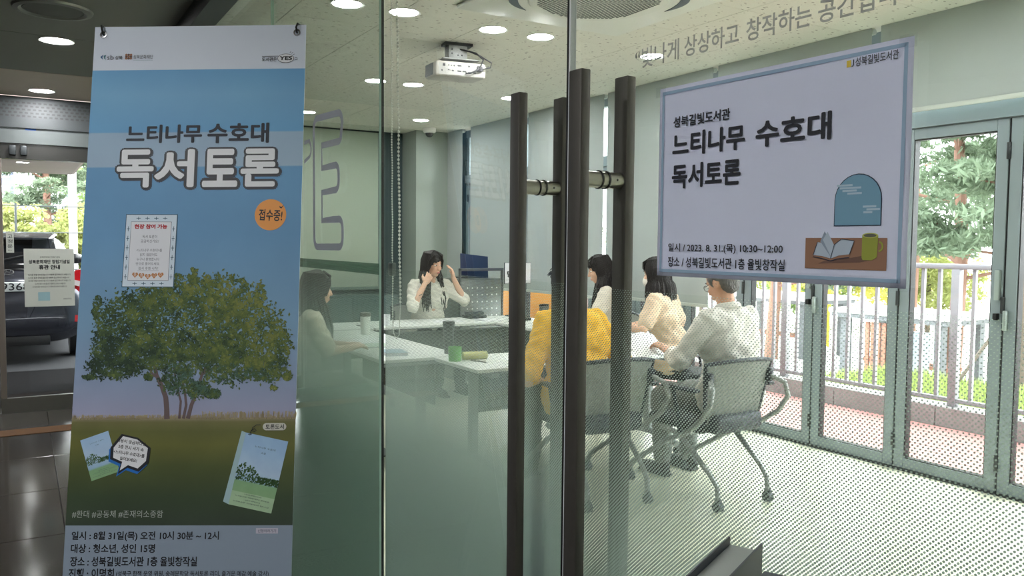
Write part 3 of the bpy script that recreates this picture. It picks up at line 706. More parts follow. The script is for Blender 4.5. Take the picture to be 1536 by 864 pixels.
MB().rbox((-.2, -.15, 0), (.2, .15, .62), .01).obj('body', mat('utility_grey', (120, 126, 134), .5, .2), bt, True)
for z in (.4, .46, .52): MB().box((-.12, -.153, z), (.12, -.15, z + .02)).obj('vent', black, bt)
orb = root('orange_panel', 'bright orange board standing on the terrace below the lowered blinds', 'board', (-9.15, 4.75, -.004))
MB().rbox((-.5, -.02, .0), (1.0, .02, 1.02), .004).obj('board', mat('orange_board', (250, 172, 84), .6), orb, True)
for x in (-.4, .9): MB().box((x - .02, .02, 0), (x + .02, .3, .03)).obj('foot', dark_frame, orb)

# apartment blocks
win_glass = mat('far_window', (150, 164, 176), .3); winf = mat('far_window_frame', (236, 238, 240), .6)
def block(label, x, y, w, d, h, rz, wm, cols, rows, ww, wh, z0=2.0, side=True, glassm=None, zg=-1.0):
    b = root('apartment_building', label, 'building', (x, y, zg), rz)
    MB().box((-w / 2, -d / 2, 0), (w / 2, d / 2, h)).obj('wall', wm, b)
    MB().box((-w / 2 - .3, -d / 2 - .3, h), (w / 2 + .3, d / 2 + .3, h + .6)).obj('roof', wm, b)
    wme = None
    fm = MB()
    fm.box((-.5, -.08, -.5), (.5, .0, -.42)); fm.box((-.5, -.08, .42), (.5, 0, .5)); fm.box((-.5, -.08, -.42), (-.44, 0, .42)); fm.box((.44, -.08, -.42), (.5, 0, .42)); fm.box((-.03, -.06, -.42), (.03, 0, .42))
    me_f = None
    for i in range(cols):
        for j in range(rows):
            px = -w / 2 + (i + .5) * w / cols; pz = z0 + j * (h - z0 - 1) / rows
            if me_f is None: o = fm.obj('window', winf, b); me_f = o.data; g_ = MB().box((-.44, -.03, -.42), (.44, -.01, .42)).obj('pane', glassm or win_glass, o); me_g = g_.data
            else:
                o = bpy.data.objects.new('window', me_f); COL.objects.link(o); o.parent = b
                g_ = bpy.data.objects.new('pane', me_g); COL.objects.link(g_); g_.parent = o
            o.location = (px, -d / 2, pz + wh / 2); o.scale = (ww, 1, wh)
    return b
pale = mat('pale_block_wall', (226, 228, 230), .8); pale2 = mat('cream_block_wall', (214, 212, 206), .8)
block('tall pale apartment block behind the pines right of the white notice', -21, 62, 14, 10, 34, R(24), pale, 6, 11, 1.3, 1.3)
block('second pale apartment block further right behind the pines', -2, 66, 14, 10, 30, R(18), pale2, 6, 10, 1.3, 1.3)
block('low pale building beyond the lawn at the right', -10.5, 34, 12, 5, 4.6, R(22), pale2, 7, 2, 1.0, .9, z0=1.2)
block('pale apartment block far left behind the lowered blinds', -48, 56, 16, 10, 26, R(35), pale, 6, 8, 1.3, 1.3)

# ---- entrance side: canopy, car, greenery
can = struct(box('ceiling', (-17.6, -12, 2.712), (-8.3, -.02, 2.9), lob_ceil2))
for i in range(7):
    for j in range(6): MB().box((-8.31 - (i + 1) * 1.32, -.05 - (j + 1) * 1.3, 2.70), (-8.31 - i * 1.32 - .015, -.05 - j * 1.3 - .015, 2.712)).obj('ceiling_panel', mat('canopy_panel', (186, 172, 160), .55), can)
struct(box('wall_canopy_added_left', (-17.6, -6.2, -.12), (-8.3, -6.0, 2.9), lob_wall))  # unseen wall added to keep daylight out from under the canopy
mt = root('entrance_mat', 'large black rubber mat outside the entrance threshold', 'mat', (-9.95, -1.6, -.12)); MB().rbox((-1.5, -1.6, 0), (1.5, 1.5, .014), .004, seg=1).obj('mat_surface', mat('black_rubber', (20, 20, 21), 1.0, spec=.02, bump=(60, .3, 'wave')), mt); MB().box((1.5, -1.6, 0), (1.54, 1.5, .018)).obj('mat_edge', black, mt)  # the mat's black also paints in the canopy shade on the ground
for (x, lb) in ((-9.6, 'canopy ceiling light nearest the entrance doors'), (-11.4, 'second canopy ceiling light outside the entrance'), (-13.2, 'third canopy ceiling light outside the entrance'), (-15.2, 'furthest canopy ceiling light outside the entrance')):
    downlight((x, -.86, 2.70), lb, 'canopy downlights', .085, 12)
sp2 = root('canopy_speaker', 'small round fitting in the canopy ceiling beside the banner edge', 'ceiling fitting', (-13.6, -.42, 2.70))
MB().lathe([(0, -.001), (.12, -.001), (.11, -.012), (0, -.016)], n=28).obj('cover', mat('speaker_ring', (140, 140, 136), .35, .5), sp2, True)
block('dark blue-grey apartment block with white-framed windows at the far left', -156, -11.2, 19, 12, 40, R(90), mat('slate_wall', (92, 96, 122), .8), 5, 12, 2.7, 1.9, z0=1.6, zg=-.12)
block('pale apartment block behind the trees left of the banner', -170, 10.5, 18, 12, 44, R(90), pale, 6, 12, 1.6, 1.5, z0=1.6, zg=-.12)
t_ = pine('pine with spreading branches above the car, left of the banner', -28, -.25, -.12, 5.6, 21); t_['group'] = 'trees beyond the entrance'
broad('green tree right of the pine above the car', -31, 1.9, -.12, 5.6, 1.9, 1.8, 'green', 22, group='trees beyond the entrance')
for i, (y, k_, lb) in enumerate(((-2.8, 'bush', 'yellow-green bush at the far left behind the car'), (-1.1, 'bush', 'yellow-green bush directly behind the car roof'), (.5, 'bush', 'yellow-green bush left of the white lamp post'), (2.0, 'yellow', 'yellow bush right of the white lamp post'))):
    broad(lb, -24.5, y, -.12, 2.5, 1.0, .95, k_, 30 + i, 'bush', 220, 'bush', 'bushes behind the car')
lp = root('lamp_post', 'white lamp post standing among the bushes beyond the entrance', 'lamp post', (-22.5, .18, -.12))
MB().tube([(0, 0, 0), (0, 0, 3.3)], .09, 12).obj('pole', mat('post_white', (224, 226, 228), .5), lp, True); MB().rbox((-.16, -.3, 3.3), (.16, .12, 3.42), .03).obj('lamp_head', mat('post_white', (224, 226, 228), .5), lp, True)
fe = root('wire_fence', 'thin wire fence in front of the bushes beyond the entrance', 'fence', (-21.5, -4, -.12))
for z in (.9, 1.75, 2.35): MB().tube([(0, 0, z), (0, 9, z)], .014, 6).obj('wire', dark_frame, fe)
for y in range(0, 10, 3): MB().tube([(0, y, 0), (0, y, 2.4)], .025, 8).obj('post', dark_frame, fe)
pl_ = struct(box('trim_7', (-17.5, -12, -.12), (-17.2, -.0, -.05), conc))
struct(box('trim_8', (-9.62, -6, -.119), (-9.50, 0, -.112), mat('road_paint', (206, 206, 200), .7)))

# car, rear towards us
car = root('car', 'dark grey hatchback parked outside the entrance, rear towards us', 'car', (-12.15, -1.06, -.12))
cm = mat('car_paint', (58, 60, 70), .22, .5, coat=.6); cg = mat('car_glass', (18, 20, 24), .08); red = mat('tail_light_red', (190, 20, 30), .18, coat=.5)
def ring(x, a, zb, zt, e=3.2, n=28, tuck=0):
    r = []
    for i in range(n):
        t = 2 * PI * i / n; c_, s_ = math.cos(t), math.sin(t); y = a * math.copysign(abs(c_) ** (2 / e), c_); z = (zb + zt) / 2 + (zt - zb) / 2 * math.copysign(abs(s_) ** (2 / e), s_)
        if z > (zb + zt) / 2: y *= 1 - tuck * (z - (zb + zt) / 2) / (zt - zb) * 2
        r.append((x, y, z))
    return r
MB().loft([ring(.02, .66, .48, .76, 4), ring(0, .80, .38, .92, 4), ring(-.08, .86, .26, 1.12, 4, tuck=.03), ring(-.25, .885, .24, 1.24, 4, tuck=.06), ring(-.6, .9, .22, 1.27, 4, tuck=.08), ring(-2.0, .91, .22, 1.22, 4, tuck=.08), ring(-3.3, .9, .22, 1.10, 4, tuck=.08), ring(-4.1, .84, .26, .92, 3.5, tuck=.1), ring(-4.4, .66, .34, .74, 3)]).obj('body', cm, car, 50)
MB().loft([ring(-.20, .64, 1.15, 1.24, 4), ring(-.36, .70, 1.15, 1.40, 4, tuck=.1), ring(-.62, .72, 1.15, 1.62, 4, tuck=.16), ring(-1.2, .73, 1.15, 1.69, 4, tuck=.18), ring(-2.2, .73, 1.15, 1.67, 4, tuck=.18), ring(-2.8, .72, 1.1, 1.46, 4, tuck=.14), ring(-3.3, .66, 1.0, 1.12, 4)]).obj('greenhouse', cg, car, 50)
MB().loft([ring(-.56, .50, 1.60, 1.65, 3), ring(-.8, .58, 1.63, 1.70, 3), ring(-2.2, .58, 1.63, 1.70, 3), ring(-2.45, .53, 1.56, 1.62, 3)]).obj('roof', cm, car, 60)
MB().loft([ring(-.44, .48, 1.60, 1.63, 3), ring(-.65, .54, 1.61, 1.66, 3)]).obj('spoiler', cm, car, 60)
MB().tube([(-.12, -.4, 1.16), (-.25, -.1, 1.33), (-.33, .2, 1.40)], .008, 6).obj('rear_wiper', black, car, True)
for s in (-1, 1):
    MB().prism([(s * .60, 1.00), (s * .68, .94), (s * .84, .90), (s * .90, .98), (s * .89, 1.22), (s * .76, 1.20)][::s], -.02, .075, Matrix(((0, 0, 1, -.13), (1, 0, 0, 0), (0, 1, 0, 0), (0, 0, 0, 1)))).obj('tail_light', red, car, True)
    MB().prism([(s * .70, 1.02), (s * .80, .99), (s * .81, 1.06), (s * .73, 1.08)][::s], .0, .01, Matrix(((0, 0, 1, -.05), (1, 0, 0, 0), (0, 1, 0, 0), (0, 0, 0, 1)))).obj('reversing_lamp', mat('lamp_clear', (214, 200, 200), .2), car)
    MB().prism([(s * .56, .56), (s * .62, .52), (s * .80, .53), (s * .83, .60), (s * .74, .62)][::s], .0, .02, Matrix(((0, 0, 1, -.012), (1, 0, 0, 0), (0, 1, 0, 0), (0, 0, 0, 1)))).obj('rear_reflector', red, car)
    MB().ell((-2.2, s * .87, 1.31), (.08, .12, .08)).obj('side_mirror', mat('mirror_dark', (24, 24, 28), .3), car, True)
    for x in (-.85, -3.5): MB().tube([(x, s * .70, .315), (x, s * .90, .315)], .315, 28).obj('wheel', black, car, True)
MB().rbox((-.03, -.27, .94), (.012, .27, 1.06), .006).obj('number_plate', mat('plate_white', (220, 222, 222), .5), car, True)
MB().rbox((-.03, -.45, .24), (.012, .45, .36), .01).obj('lower_bumper', black, car, True)
MB().lathe([(.045, 0), (.058, 0), (.058, .01), (.045, .01)], n=28, M=Matrix.Translation((-.115, 0, 1.185)) @ Matrix.Rotation(R(80), 4, 'Y') @ Matrix.Diagonal((.62, 1.15, 1, 1))).obj('emblem', chrome, car, True)
Mt = Matrix(((0, 0, 1, .014), (1, 0, 0, 0), (0, 1, 0, 0), (0, 0, 0, 1)))
pt = bpy.data.objects.new('plate_lettering', None); COL.objects.link(pt); pt.parent = car; pt.matrix_local = Mt
text('9368', -.08, .235, .955, 1.048, ink_black, pt, .001, .01)
et = bpy.data.objects.new('emblem_mark', None); COL.objects.link(et); et.parent = car; et.matrix_local = Matrix(((0, 0, 1, -.09), (1, 0, 0, 0), (0, 1, 0, 0), (0, 0, 0, 1)))
strokes('emblem_stroke', [[(-.028, 1.165), (-.018, 1.21)], [(.018, 1.165), (.028, 1.21)], [(-.022, 1.192), (.024, 1.182)]], .009, chrome, et, .005)
# papers on the entrance glass
def upright(x, y, z, rz=PI / 2):   # local x -> right when seen from +X side, local y -> up, local z -> +X
    return Matrix(((0, 0, 1, x), (1, 0, 0, y), (0, 1, 0, z), (0, 0, 0, 1)))
nt = root('door_notice', 'grey printed notice sheet taped to the entrance glass in front of the car', 'notice', mtx=upright(-8.148, -.7025, 1.165))
MB().box((-.19, -.255, 0), (.19, .245, .002)).obj('sheet', mat('notice_paper', (196, 196, 190), .7), nt)
text('성북문화재단 창립기념일', -.07, .08, .165, .18, ink_black, nt, .003, 0)
text('성북문화재단 창립기념일', -.155, .155, .115, .15, ink_black, nt, .003, .03)
text('휴관 안내', -.08, .08, .065, .105, ink_black, nt, .003, .04)
for q, (a, b_) in enumerate(((-.16, .16), (-.16, .15), (-.16, .16), (-.11, .12), (-.13, .13))):
    text('도서관 휴관 안내드립니다 이용에 참고하시기 바랍니다', a, b_, .012 - q * .026, .028 - q * .026, ink_black, nt, .003, .01 if q in (0, 1) else 0)
flat('printed_picture', rect(-.09, -.205, 0, -.13), mat('notice_blue', (150, 180, 190), .7), nt, .003)
text('성북문화재단', .10, .165, -.20, -.185, ink_black, nt, .003)
ps = root('door_sign', 'small upright white sign on the entrance glass beside the taupe stile', 'sign', mtx=upright(-8.148, -.99, 1.47))
MB().box((-.028, -.095, 0), (.028, .085, .002)).obj('plate', mat('notice_paper', (196, 196, 190), .7), ps)
for q, ch in enumerate('고정문'): text(ch, -.018, .018, .03 - q * .042, .06 - q * .042, ink_black, ps, .003, .01)
text('FIX', -.015, .015, -.078, -.07, ink_black, ps, .003)

# ================================================================== BANNER
bo = Vector((-2.626, -.717, 2.098)); bu = Vector((.528, .849, .016)).normalized(); bv = Vector((.158, -.076, -.985)).normalized()
bv = (bv - bu * bv.dot(bu)).normalized(); bnn = bu.cross(-bv)
BM = Matrix(((bu.x, -bv.x, bnn.x, bo.x), (bu.y, -bv.y, bnn.y, bo.y), (bu.z, -bv.z, bnn.z, bo.z), (0, 0, 0, 1)))
ban = root('banner', 'tall printed book discussion banner with a big tree, hung on a stand at left', 'banner', mtx=BM)
WB, HB = .6, 1.8
sky_m = ramp_mat('banner_print_sky', 1, [(-1.10, (160, 160, 186)), (-1.0, (140, 156, 184)), (-.85, (122, 158, 188)), (-.6, (104, 152, 192)), (-.408, (106, 158, 200)), (-.4075, (160, 184, 206)), (-.3085, (156, 182, 206)), (-.308, (108, 166, 210)), (-.2, (120, 174, 214)), (-.129, (106, 164, 210))], .18, 3)
gr_m = ramp_mat('banner_print_meadow', 1, [(-1.373, (54, 66, 54)), (-1.30, (58, 74, 50)), (-1.22, (80, 90, 48)), (-1.165, (104, 106, 52)), (-1.13, (98, 102, 54)), (-1.105, (112, 110, 68)), (-1.094, (148, 138, 114))], .35, 5)  # meadow inks darkened too, for the dimmer light low on the banner
white_pr = mat('banner_white', (214, 222, 236), .5, spec=.4); low_pr = mat('banner_pale_blue_dimmed', (138, 152, 168), .5, spec=.4)  # lower panel colour darkened to carry the light falloff down the banner
def sheet_mesh(nm, x0, x1, y0, y1, m, par, z=0, nx=12, ny=24):
    b = MB(); g = [[b.bm.verts.new((x0 + (x1 - x0) * i / nx, y0 + (y1 - y0) * j / ny, z)) for i in range(nx + 1)] for j in range(ny + 1)]
    for j in range(ny):
        for i in range(nx): b.bm.faces.new((g[j][i], g[j][i + 1], g[j + 1][i + 1], g[j + 1][i]))
    return b.obj(nm, m, par, fix=False)
MB().box((0, -HB, -.0012), (WB, 0, 0)).obj('sheet', white_pr, ban)
sheet_mesh('printed_sky', .0, WB, -1.10, -.128, sky_m, ban, .0004)
sheet_mesh('printed_meadow', .0, WB, -1.373, -1.094, gr_m, ban, .0005)
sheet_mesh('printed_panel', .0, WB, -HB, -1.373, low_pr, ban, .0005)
pr_black = mat('print_black', (20, 24, 34), .5); pr_white = mat('print_white', (226, 228, 232), .5)
# title lines
text('느티나무', .106, .318, -.340, -.287, ink_navy, ban, .0012, .03)
text('수호대', .333, .505, -.342, -.284, ink_navy, ban, .0012, .03)
for (ch, x0, x1) in (('독', .083, .190), ('서', .188, .303), ('토', .322, .424), ('론', .428, .538)):
    text(ch, x0 - .002, x1 + .006, -.474, -.354, mat('title_shadow', (34, 48, 66), .5), ban, .0010, .085)
    text(ch, x0 - .004, x1 + .003, -.471, -.353, pr_black, ban, .0014, .085)
    text(ch, x0 + .0015, x1 - .0025, -.466, -.358, pr_white, ban, .0018, .031)
# logos
text('sb', .040, .058, -.097, -.083, ink_black, ban, .0012, .0); flat('logo_mark', [(.020, -.089), (.028, -.082), (.026, -.090), (.028, -.097)], mat('logo_blue', (40, 90, 140), .5), ban, .0012)
flat('logo_mark', [(.029, -.085), (.037, -.083), (.034, -.090), (.036, -.098), (.031, -.093)], mat('logo_teal', (60, 120, 130), .5), ban, .0012)
text('성북', .062, .083, -.097, -.086, ink_black, ban, .0012, .01)
for i in range(3):
    for j in range(3): flat('logo_mark', circle(.094 + i * .0065, -.0835 - j * .005, .0036, n=10), mat('logo_b%d' % ((i + j) % 2), ((150, 96, 60), (96, 64, 48))[(i + j) % 2], .5), ban, .0012)
text('성북문화재단', .114, .170, -.095, -.084, ink_black, ban, .0012, .0); flat('logo_rule', rect(.114, -.1, .170, -.0995), mat('logo_teal', (60, 120, 130), .5), ban, .0012)
text('도서관은', .478, .520, -.107, -.095, ink_black, ban, .0012, .02); flat('logo_rule', rect(.478, -.0925, .524, -.091), ink_black, ban, .0012)
flat('oval_edge', circle(.545, -.0985, .0235, .0135), pr_black, ban, .0011); flat('oval', circle(.545, -.0985, .0222, .0122), pr_white, ban, .0013)
text('YES', .527, .563, -.104, -.092, ink_black, ban, .0016, .04, shear=.1); strokes('logo_line', [[(.556, -.083), (.559, -.079)], [(.561, -.085), (.565, -.081)], [(.565, -.088), (.570, -.086)], [(.571, -.103), (.578, -.103), (.577, -.097), (.571, -.097)]], .0012, pr_black, ban, .0014)
# orange roundel
flat('orange_roundel', circle(.516, -.545, .0435), mat('print_orange', (232, 152, 62), .5), ban, .0012)
text('접수중!', .484, .549, -.562, -.530, ink_black, ban, .0016, .02, rot=R(-3)); flat('sprout', [(.540, -.520), (.545, -.524), (.553, -.517), (.546, -.528), (.541, -.526)], ink_black, ban, .0017)
# the stuck-on sheet with a decorated border
ns = root('taped_notice', 'small white notice with dark teal patterned border stuck on the banner', 'notice', mtx=BM @ Matrix.Translation((.188, -.642, .0012)) @ Matrix.Rotation(R(-.6), 4, 'Z'))
tealp = mat('print_teal', (38, 84, 108), .5)
MB().box((-.0715, -.101, 0), (.0715, .101, .0006)).obj('sheet', tealp, ns)
flat('white_border', rect(-.0695, -.099, .0695, .099), mat('notice_pale', (206, 220, 232), .6), ns, .0010)
flat('inner_line', rect(-.056, -.083, .056, .080), mat('print_slate', (70, 74, 96), .5), ns, .0012); flat('inner_field', rect(-.055, -.082, .055, .079), mat('notice_field', (222, 224, 230), .6), ns, .0014)
cr = []
for i in range(4):
    for yy in (.0895, -.091): x = -.036 + i * .0245; cr += [[(x - .006, yy), (x + .006, yy)], [(x, yy - .0045), (x, yy + .0045)]]
for i in range(6):
    for xx in (-.0625, .0625): y = .060 - i * .0265; cr += [[(xx - .004, y), (xx + .004, y)], [(xx, y - .007), (xx, y + .007)]]
strokes('border_pattern', cr, .0016, tealp, ns, .0012)
redp = mat('print_red', (176, 30, 44), .5); pen = mat('pen_ink', (70, 74, 92), .6)
text('현장 참여 가능', -.046, .045, .060, .073, redp, ns, .0016, .05)
for q, (s_, a, b_) in enumerate((('독서 토론이', -.022, .018), ('궁금하신가요?', -.026, .024), (None, 0, 0), ('<느티나무 수호대>를', -.036, .034), ('읽지 않았어도', -.026, .022), ('누구나 환영합니다', -.034, .028), ('안으로 들어오세요.', -.036, .030), ('잠시 후엔 시작!', -.028, .026))):
    if s_: text(s_, a, b_, .034 - q * .0125, .0425 - q * .0125, pen, ns, .0016, .0)
strokes('underline', [[(-.03, -.056), (.028, -.0555)]], .0006, pen, ns, .0016)
hb = mat('print_biscuit', (186, 122, 62), .5)
for q in range(5):
    cx_ = -.036 + q * .0175; cy_ = -.067 - .004 * (1 - abs(q - 2) / 2)
    flat('heart', [(cx_, cy_ - .0085), (cx_ - .0085, cy_ + .001), (cx_ - .006, cy_ + .006), (cx_ - .002, cy_ + .006), (cx_, cy_ + .0035), (cx_ + .002, cy_ + .006), (cx_ + .006, cy_ + .006), (cx_ + .0085, cy_ + .001)], hb, ns, .0016)
    text('환영합니다'[q], cx_ - .0035, cx_ + .0035, cy_ - .004, cy_ + .004, pr_white, ns, .0019, .0)

# printed tree: trunks and thousands of ink strokes with their own colours
def ink_mesh(name, quads, cols, par):
    me = bpy.data.meshes.new(name); q = np.array(quads).reshape(-1, 3); me.from_pydata(q.tolist(), [], np.arange(len(q)).reshape(-1, 4).tolist())
    at = me.color_attributes.new('ink', 'FLOAT_COLOR', 'CORNER'); c = np.repeat(np.array(cols), 4, axis=0); at.data.foreach_set('color', np.c_[c, np.ones(len(c))].astype('f4').ravel())
    return link(name, me, INK, par)
trk = mat('print_trunk', (98, 82, 82), .5)
def limb(pts, w0, w1, m=trk, z=.0011):
    b = MB(); P_ = [Vector((*p, 0)) for p in pts]; n = len(P_); L, Q_ = [], []
    for i, p in enumerate(P_):
        t = (P_[min(i + 1, n - 1)] - P_[max(i - 1, 0)]).normalized(); w = (w0 + (w1 - w0) * i / (n - 1)) / 2; L.append(b.bm.verts.new((p.x - t.y * w, p.y + t.x * w, z))); Q_.append(b.bm.verts.new((p.x + t.y * w, p.y - t.x * w, z)))
    for i in range(n - 1): b.bm.faces.new((Q_[i], Q_[i + 1], L[i + 1], L[i]))
    b.obj('printed_limb', m, ban, fix=False)
limb([(.256, -1.097), (.254, -1.07), (.250, -1.04), (.238, -1.01), (.222, -.98), (.212, -.94), (.20, -.89)], .015, .009)
limb([(.218, -.985), (.20, -.962), (.175, -.955), (.13, -.95)], .006, .003)
limb([(.312, -1.096), (.320, -1.06), (.332, -1.03), (.345, -.98), (.37, -.93), (.41, -.88)], .011, .005)
limb([(.300, -1.096), (.306, -1.06), (.300, -1.02), (.285, -.97), (.28, -.9)], .008, .004)
limb([(.289, -1.096), (.291, -1.05), (.278, -1.01), (.268, -.96)], .007, .004)
limb([(.335, -1.03), (.36, -1.02), (.385, -1.025)], .004, .003)
limb([(.345, -.98), (.40, -.95), (.47, -.93), (.53, -.95)], .005, .003)
rng = np.random.RandomState(5)
lobes = [(.30, -.83, .19, .105, 900), (.14, -.84, .085, .085, 420), (.46, -.86, .10, .09, 480), (.11, -.955, .075, .035, 260), (.18, -.92, .10, .05, 320), (.07, -.90, .03, .05, 90),
         (.42, -.95, .085, .055, 380), (.52, -.965, .055, .035, 200), (.55, -.90, .035, .05, 120), (.30, -.92, .11, .055, 380), (.24, -.76, .08, .055, 240), (.39, -.77, .09, .06, 260),
         (.31, -.715, .012, .028, 34), (.495, -.765, .014, .035, 40), (.052, -.80, .014, .035, 36), (.35, -.73, .01, .02, 16), (.38, -.735, .01, .02, 16), (.28, -.995, .045, .035, 130), (.34, -1.02, .035, .025, 90), (.375, -1.03, .02, .014, 60), (.04, -.985, .02, .006, 24), (.575, -.985, .012, .01, 20), (.54, -1.015, .01, .006, 10), (.20, -.985, .012, .01, 16)]
Qd, Cd = [], []
pal = np.array([lin(c) for c in ((50, 66, 52), (66, 84, 58), (82, 100, 62), (102, 116, 66), (124, 132, 74), (78, 104, 88))])
items = []
for (cx_, cy_, rx, ry, n_) in lobes:
    for _ in range(int(n_ * 3.4)):
        a = rng.rand() * 2 * PI; r_ = rng.rand() ** .55 * (1 + .12 * rng.randn()); x = cx_ + rx * r_ * math.cos(a); y = cy_ + ry * r_ * math.sin(a)
        nz = noise.noise(Vector((x * 26, y * 30, 0))) ; nz2 = noise.noise(Vector((x * 70, y * 80, 3)))
        if nz2 < -.42 and rng.rand() < .5: continue
        lt = .42 + (x - .28) * 1.0 + (y + .85) * 1.3 + nz * .55 + nz2 * .35 + rng.randn() * .13
        k_ = 0 if lt < .18 else 1 if lt < .38 else 2 if lt < .62 else 3 if lt < .86 else 4
        if k_ < 3 and y < -.95 and x > .25 and rng.rand() < .4: k_ = 5
        items.append((x, y, k_))
items.sort(key=lambda t: (t[2] if t[2] < 5 else 1) + rng.rand() * 1.6)
for i, (x, y, k_) in enumerate(items):
    s_ = .0046 * (.6 + .8 * rng.rand()); th = rng.rand() * PI; c_, n_ = math.cos(th), math.sin(th); z = .0012 + .0004 * i / len(items)
    Qd.append([(x + c_ * s_, y + n_ * s_, z), (x - n_ * s_ * .5, y + c_ * s_ * .5, z), (x - c_ * s_, y - n_ * s_, z), (x + n_ * s_ * .5, y - c_ * s_ * .5, z)]); Cd.append(pal[k_] * (.85 + .3 * rng.rand()))
o = ink_mesh('printed_foliage', Qd, Cd, ban); o['kind'] = 'stuff'
Qd, Cd = [], []
for _ in range(900):
    x = rng.rand() * WB; h_ = .004 + .012 * rng.rand() * (1.5 if x > .35 else .8); y = -1.098
    Qd.append([(x - .0006, y, .0008), (x + .0006, y, .0008), (x + .001 + rng.randn() * .002, y + h_, .0008), (x + .0004, y + h_, .0008)]); Cd.append(np.array(lin((176, 164, 132))))
o = ink_mesh('printed_grass_tips', Qd, Cd, ban); o['kind'] = 'stuff'
# printed books, speech bubble, label
bcov = ramp_mat('printed_cover', 1, [(-.11, (168, 196, 160)), (-.058, (166, 196, 158)), (-.057, (138, 176, 130)), (-.03, (132, 172, 128)), (-.025, (150, 184, 210)), (.0, (176, 200, 224)), (.05, (160, 192, 224)), (.11, (150, 186, 220))], .2, 20)
def pbook(cx_, cy_, w, h, ang, z, seed, spine):
    e = bpy.data.objects.new('printed_book', None); COL.objects.link(e); e.parent = ban; e.matrix_local = Matrix.Translation((cx_, cy_, z)) @ Matrix.Rotation(ang, 4, 'Z')
    s_ = h / .22
    if spine: flat('cover_spine', [(-w / 2 - .012, h / 2 + .002), (-w / 2, h / 2), (-w / 2, -h / 2), (-w / 2 - .016, -h / 2 + .004)], mat('print_spine', (160, 190, 196), .5), e, .0001)
    g = sheet_mesh('cover', -w / 2, w / 2, -h / 2, h / 2, bcov, e, .0002, 1, 1)
    q_, c_ = [], []; r2 = np.random.RandomState(seed)
    for _ in range(420):
        x = (r2.rand() - .5) * w; top = (-.012 + .035 * max(0, math.cos((x / w + .28) * 5))) * s_; y = -.032 * s_ + r2.rand() * (top + .032 * s_); d_ = .0022 * s_
        c0 = np.array(lin((74, 104, 66))) * (.6 + .8 * r2.rand()); q_.append([(x - d_, y - d_, .0004), (x + d_, y - d_ * .5, .0004), (x + d_ * .5, y + d_ * 1.6, .0004), (x - d_ * .6, y + d_, .0004)]); c_.append(c0)
    o = ink_mesh('printed_treeline', q_, c_, e); o['kind'] = 'stuff'
    text('느티나무 수호대', -w * .22, w * .26, h * .33, h * .355, pen, e, .0006); text('소설', -w * .05, w * .06, h * .26, h * .285, pen, e, .0006)
    for q, (a, b_) in enumerate(((-.2, .2), (-.4, .4), (-.15, .2), (-.42, .42))): text('느티나무 아래에서 만나요', w * a, w * b_, -h * (.33 + q * .038), -h * (.312 + q * .038), pen, e, .0006)
pbook(.0815, -1.193, .078, .112, R(19), .0014, 3, False)
pbook(.506, -1.238, .116, .190, R(-12), .0014, 4, True)
blu = mat('print_blue', (30, 110, 190), .5)
def bub(dx, dy, s_): return [(.163 + dx + x * s_, -1.183 + dy + y * s_) for x, y in ((-.052, .012), (-.025, .046), (.018, .036), (.052, .010), (.048, -.028), (.024, -.050), (-.006, -.040), (-.030, -.056), (-.024, -.030), (-.052, -.018))]
flat('speech_bubble_shadow', bub(-.004, -.006, 1.03), blu, ban, .0020); flat('speech_bubble_edge', bub(0, 0, 1.03), pr_black, ban, .0023); flat('speech_bubble', bub(.0005, .001, .88), pr_white, ban, .0026)
for q, (s_, a, b_) in enumerate((('내용이 궁금하다면,', .126, .206), ('2층 전시 서가 속', .130, .199), ('<느티나무 수호대>를', .118, .202), ('읽어보세요!', .136, .182))): text(s_, a, b_, -1.163 - q * .0148, -1.153 - q * .0148, ink_black, ban, .0029, .02, rot=R(-9))
flat('label_pill', [*arc(.567, -1.118, .0095, -90, 90), *arc(.523, -1.118, .0095, 90, 270)], mat('print_pale_pill', (196, 196, 184), .5), ban, .0020); text('토론도서', .521, .570, -1.1245, -1.1115, ink_black, ban, .0023, .02)
strokes('curl_arrow', [[(.508, -1.113), (.497, -1.113), (.487, -1.120), (.485, -1.128), (.492, -1.131), (.497, -1.127), (.492, -1.123), (.484, -1.127), (.480, -1.137)], [(.475, -1.137), (.480, -1.139), (.485, -1.137)]], .0016, pr_black, ban, .0030)
text('#환대 #공동체 #존재의소중함', .016, .257, -1.353, -1.334, mat('print_pale_grey', (176, 184, 176), .5), ban, .0012, -.005)
for (s_, x1, y0, y1) in (('일시 : 8월 31일(목) 오전 10시 30분 ~ 12시', .407, -1.413, -1.388), ('대상 : 청소년, 성인 15명', .240, -1.444, -1.420), ('장소 : 성북길빛도서관 1층 율빛창작실', .352, -1.477, -1.452)): text(s_, .018, x1, y0, y1, ink_black, ban, .0012, .022)
text('진행 : 이명희', .016, .135, -1.508, -1.482, ink_black, ban, .0012, .022); text('(성북구 한책 운영 위원, 숭례문학당 독서토론 리더, 즐거운 예감 예술 강사)', .141, .541, -1.504, -1.488, ink_black, ban, .0012, .012)
flat('label_pill', rect(.504, -1.394, .562, -1.380), mat('print_pale_lilac', (190, 186, 200), .5), ban, .0012); text('신청하러가기', .509, .557, -1.391, -1.383, pen, ban, .0015, .01)
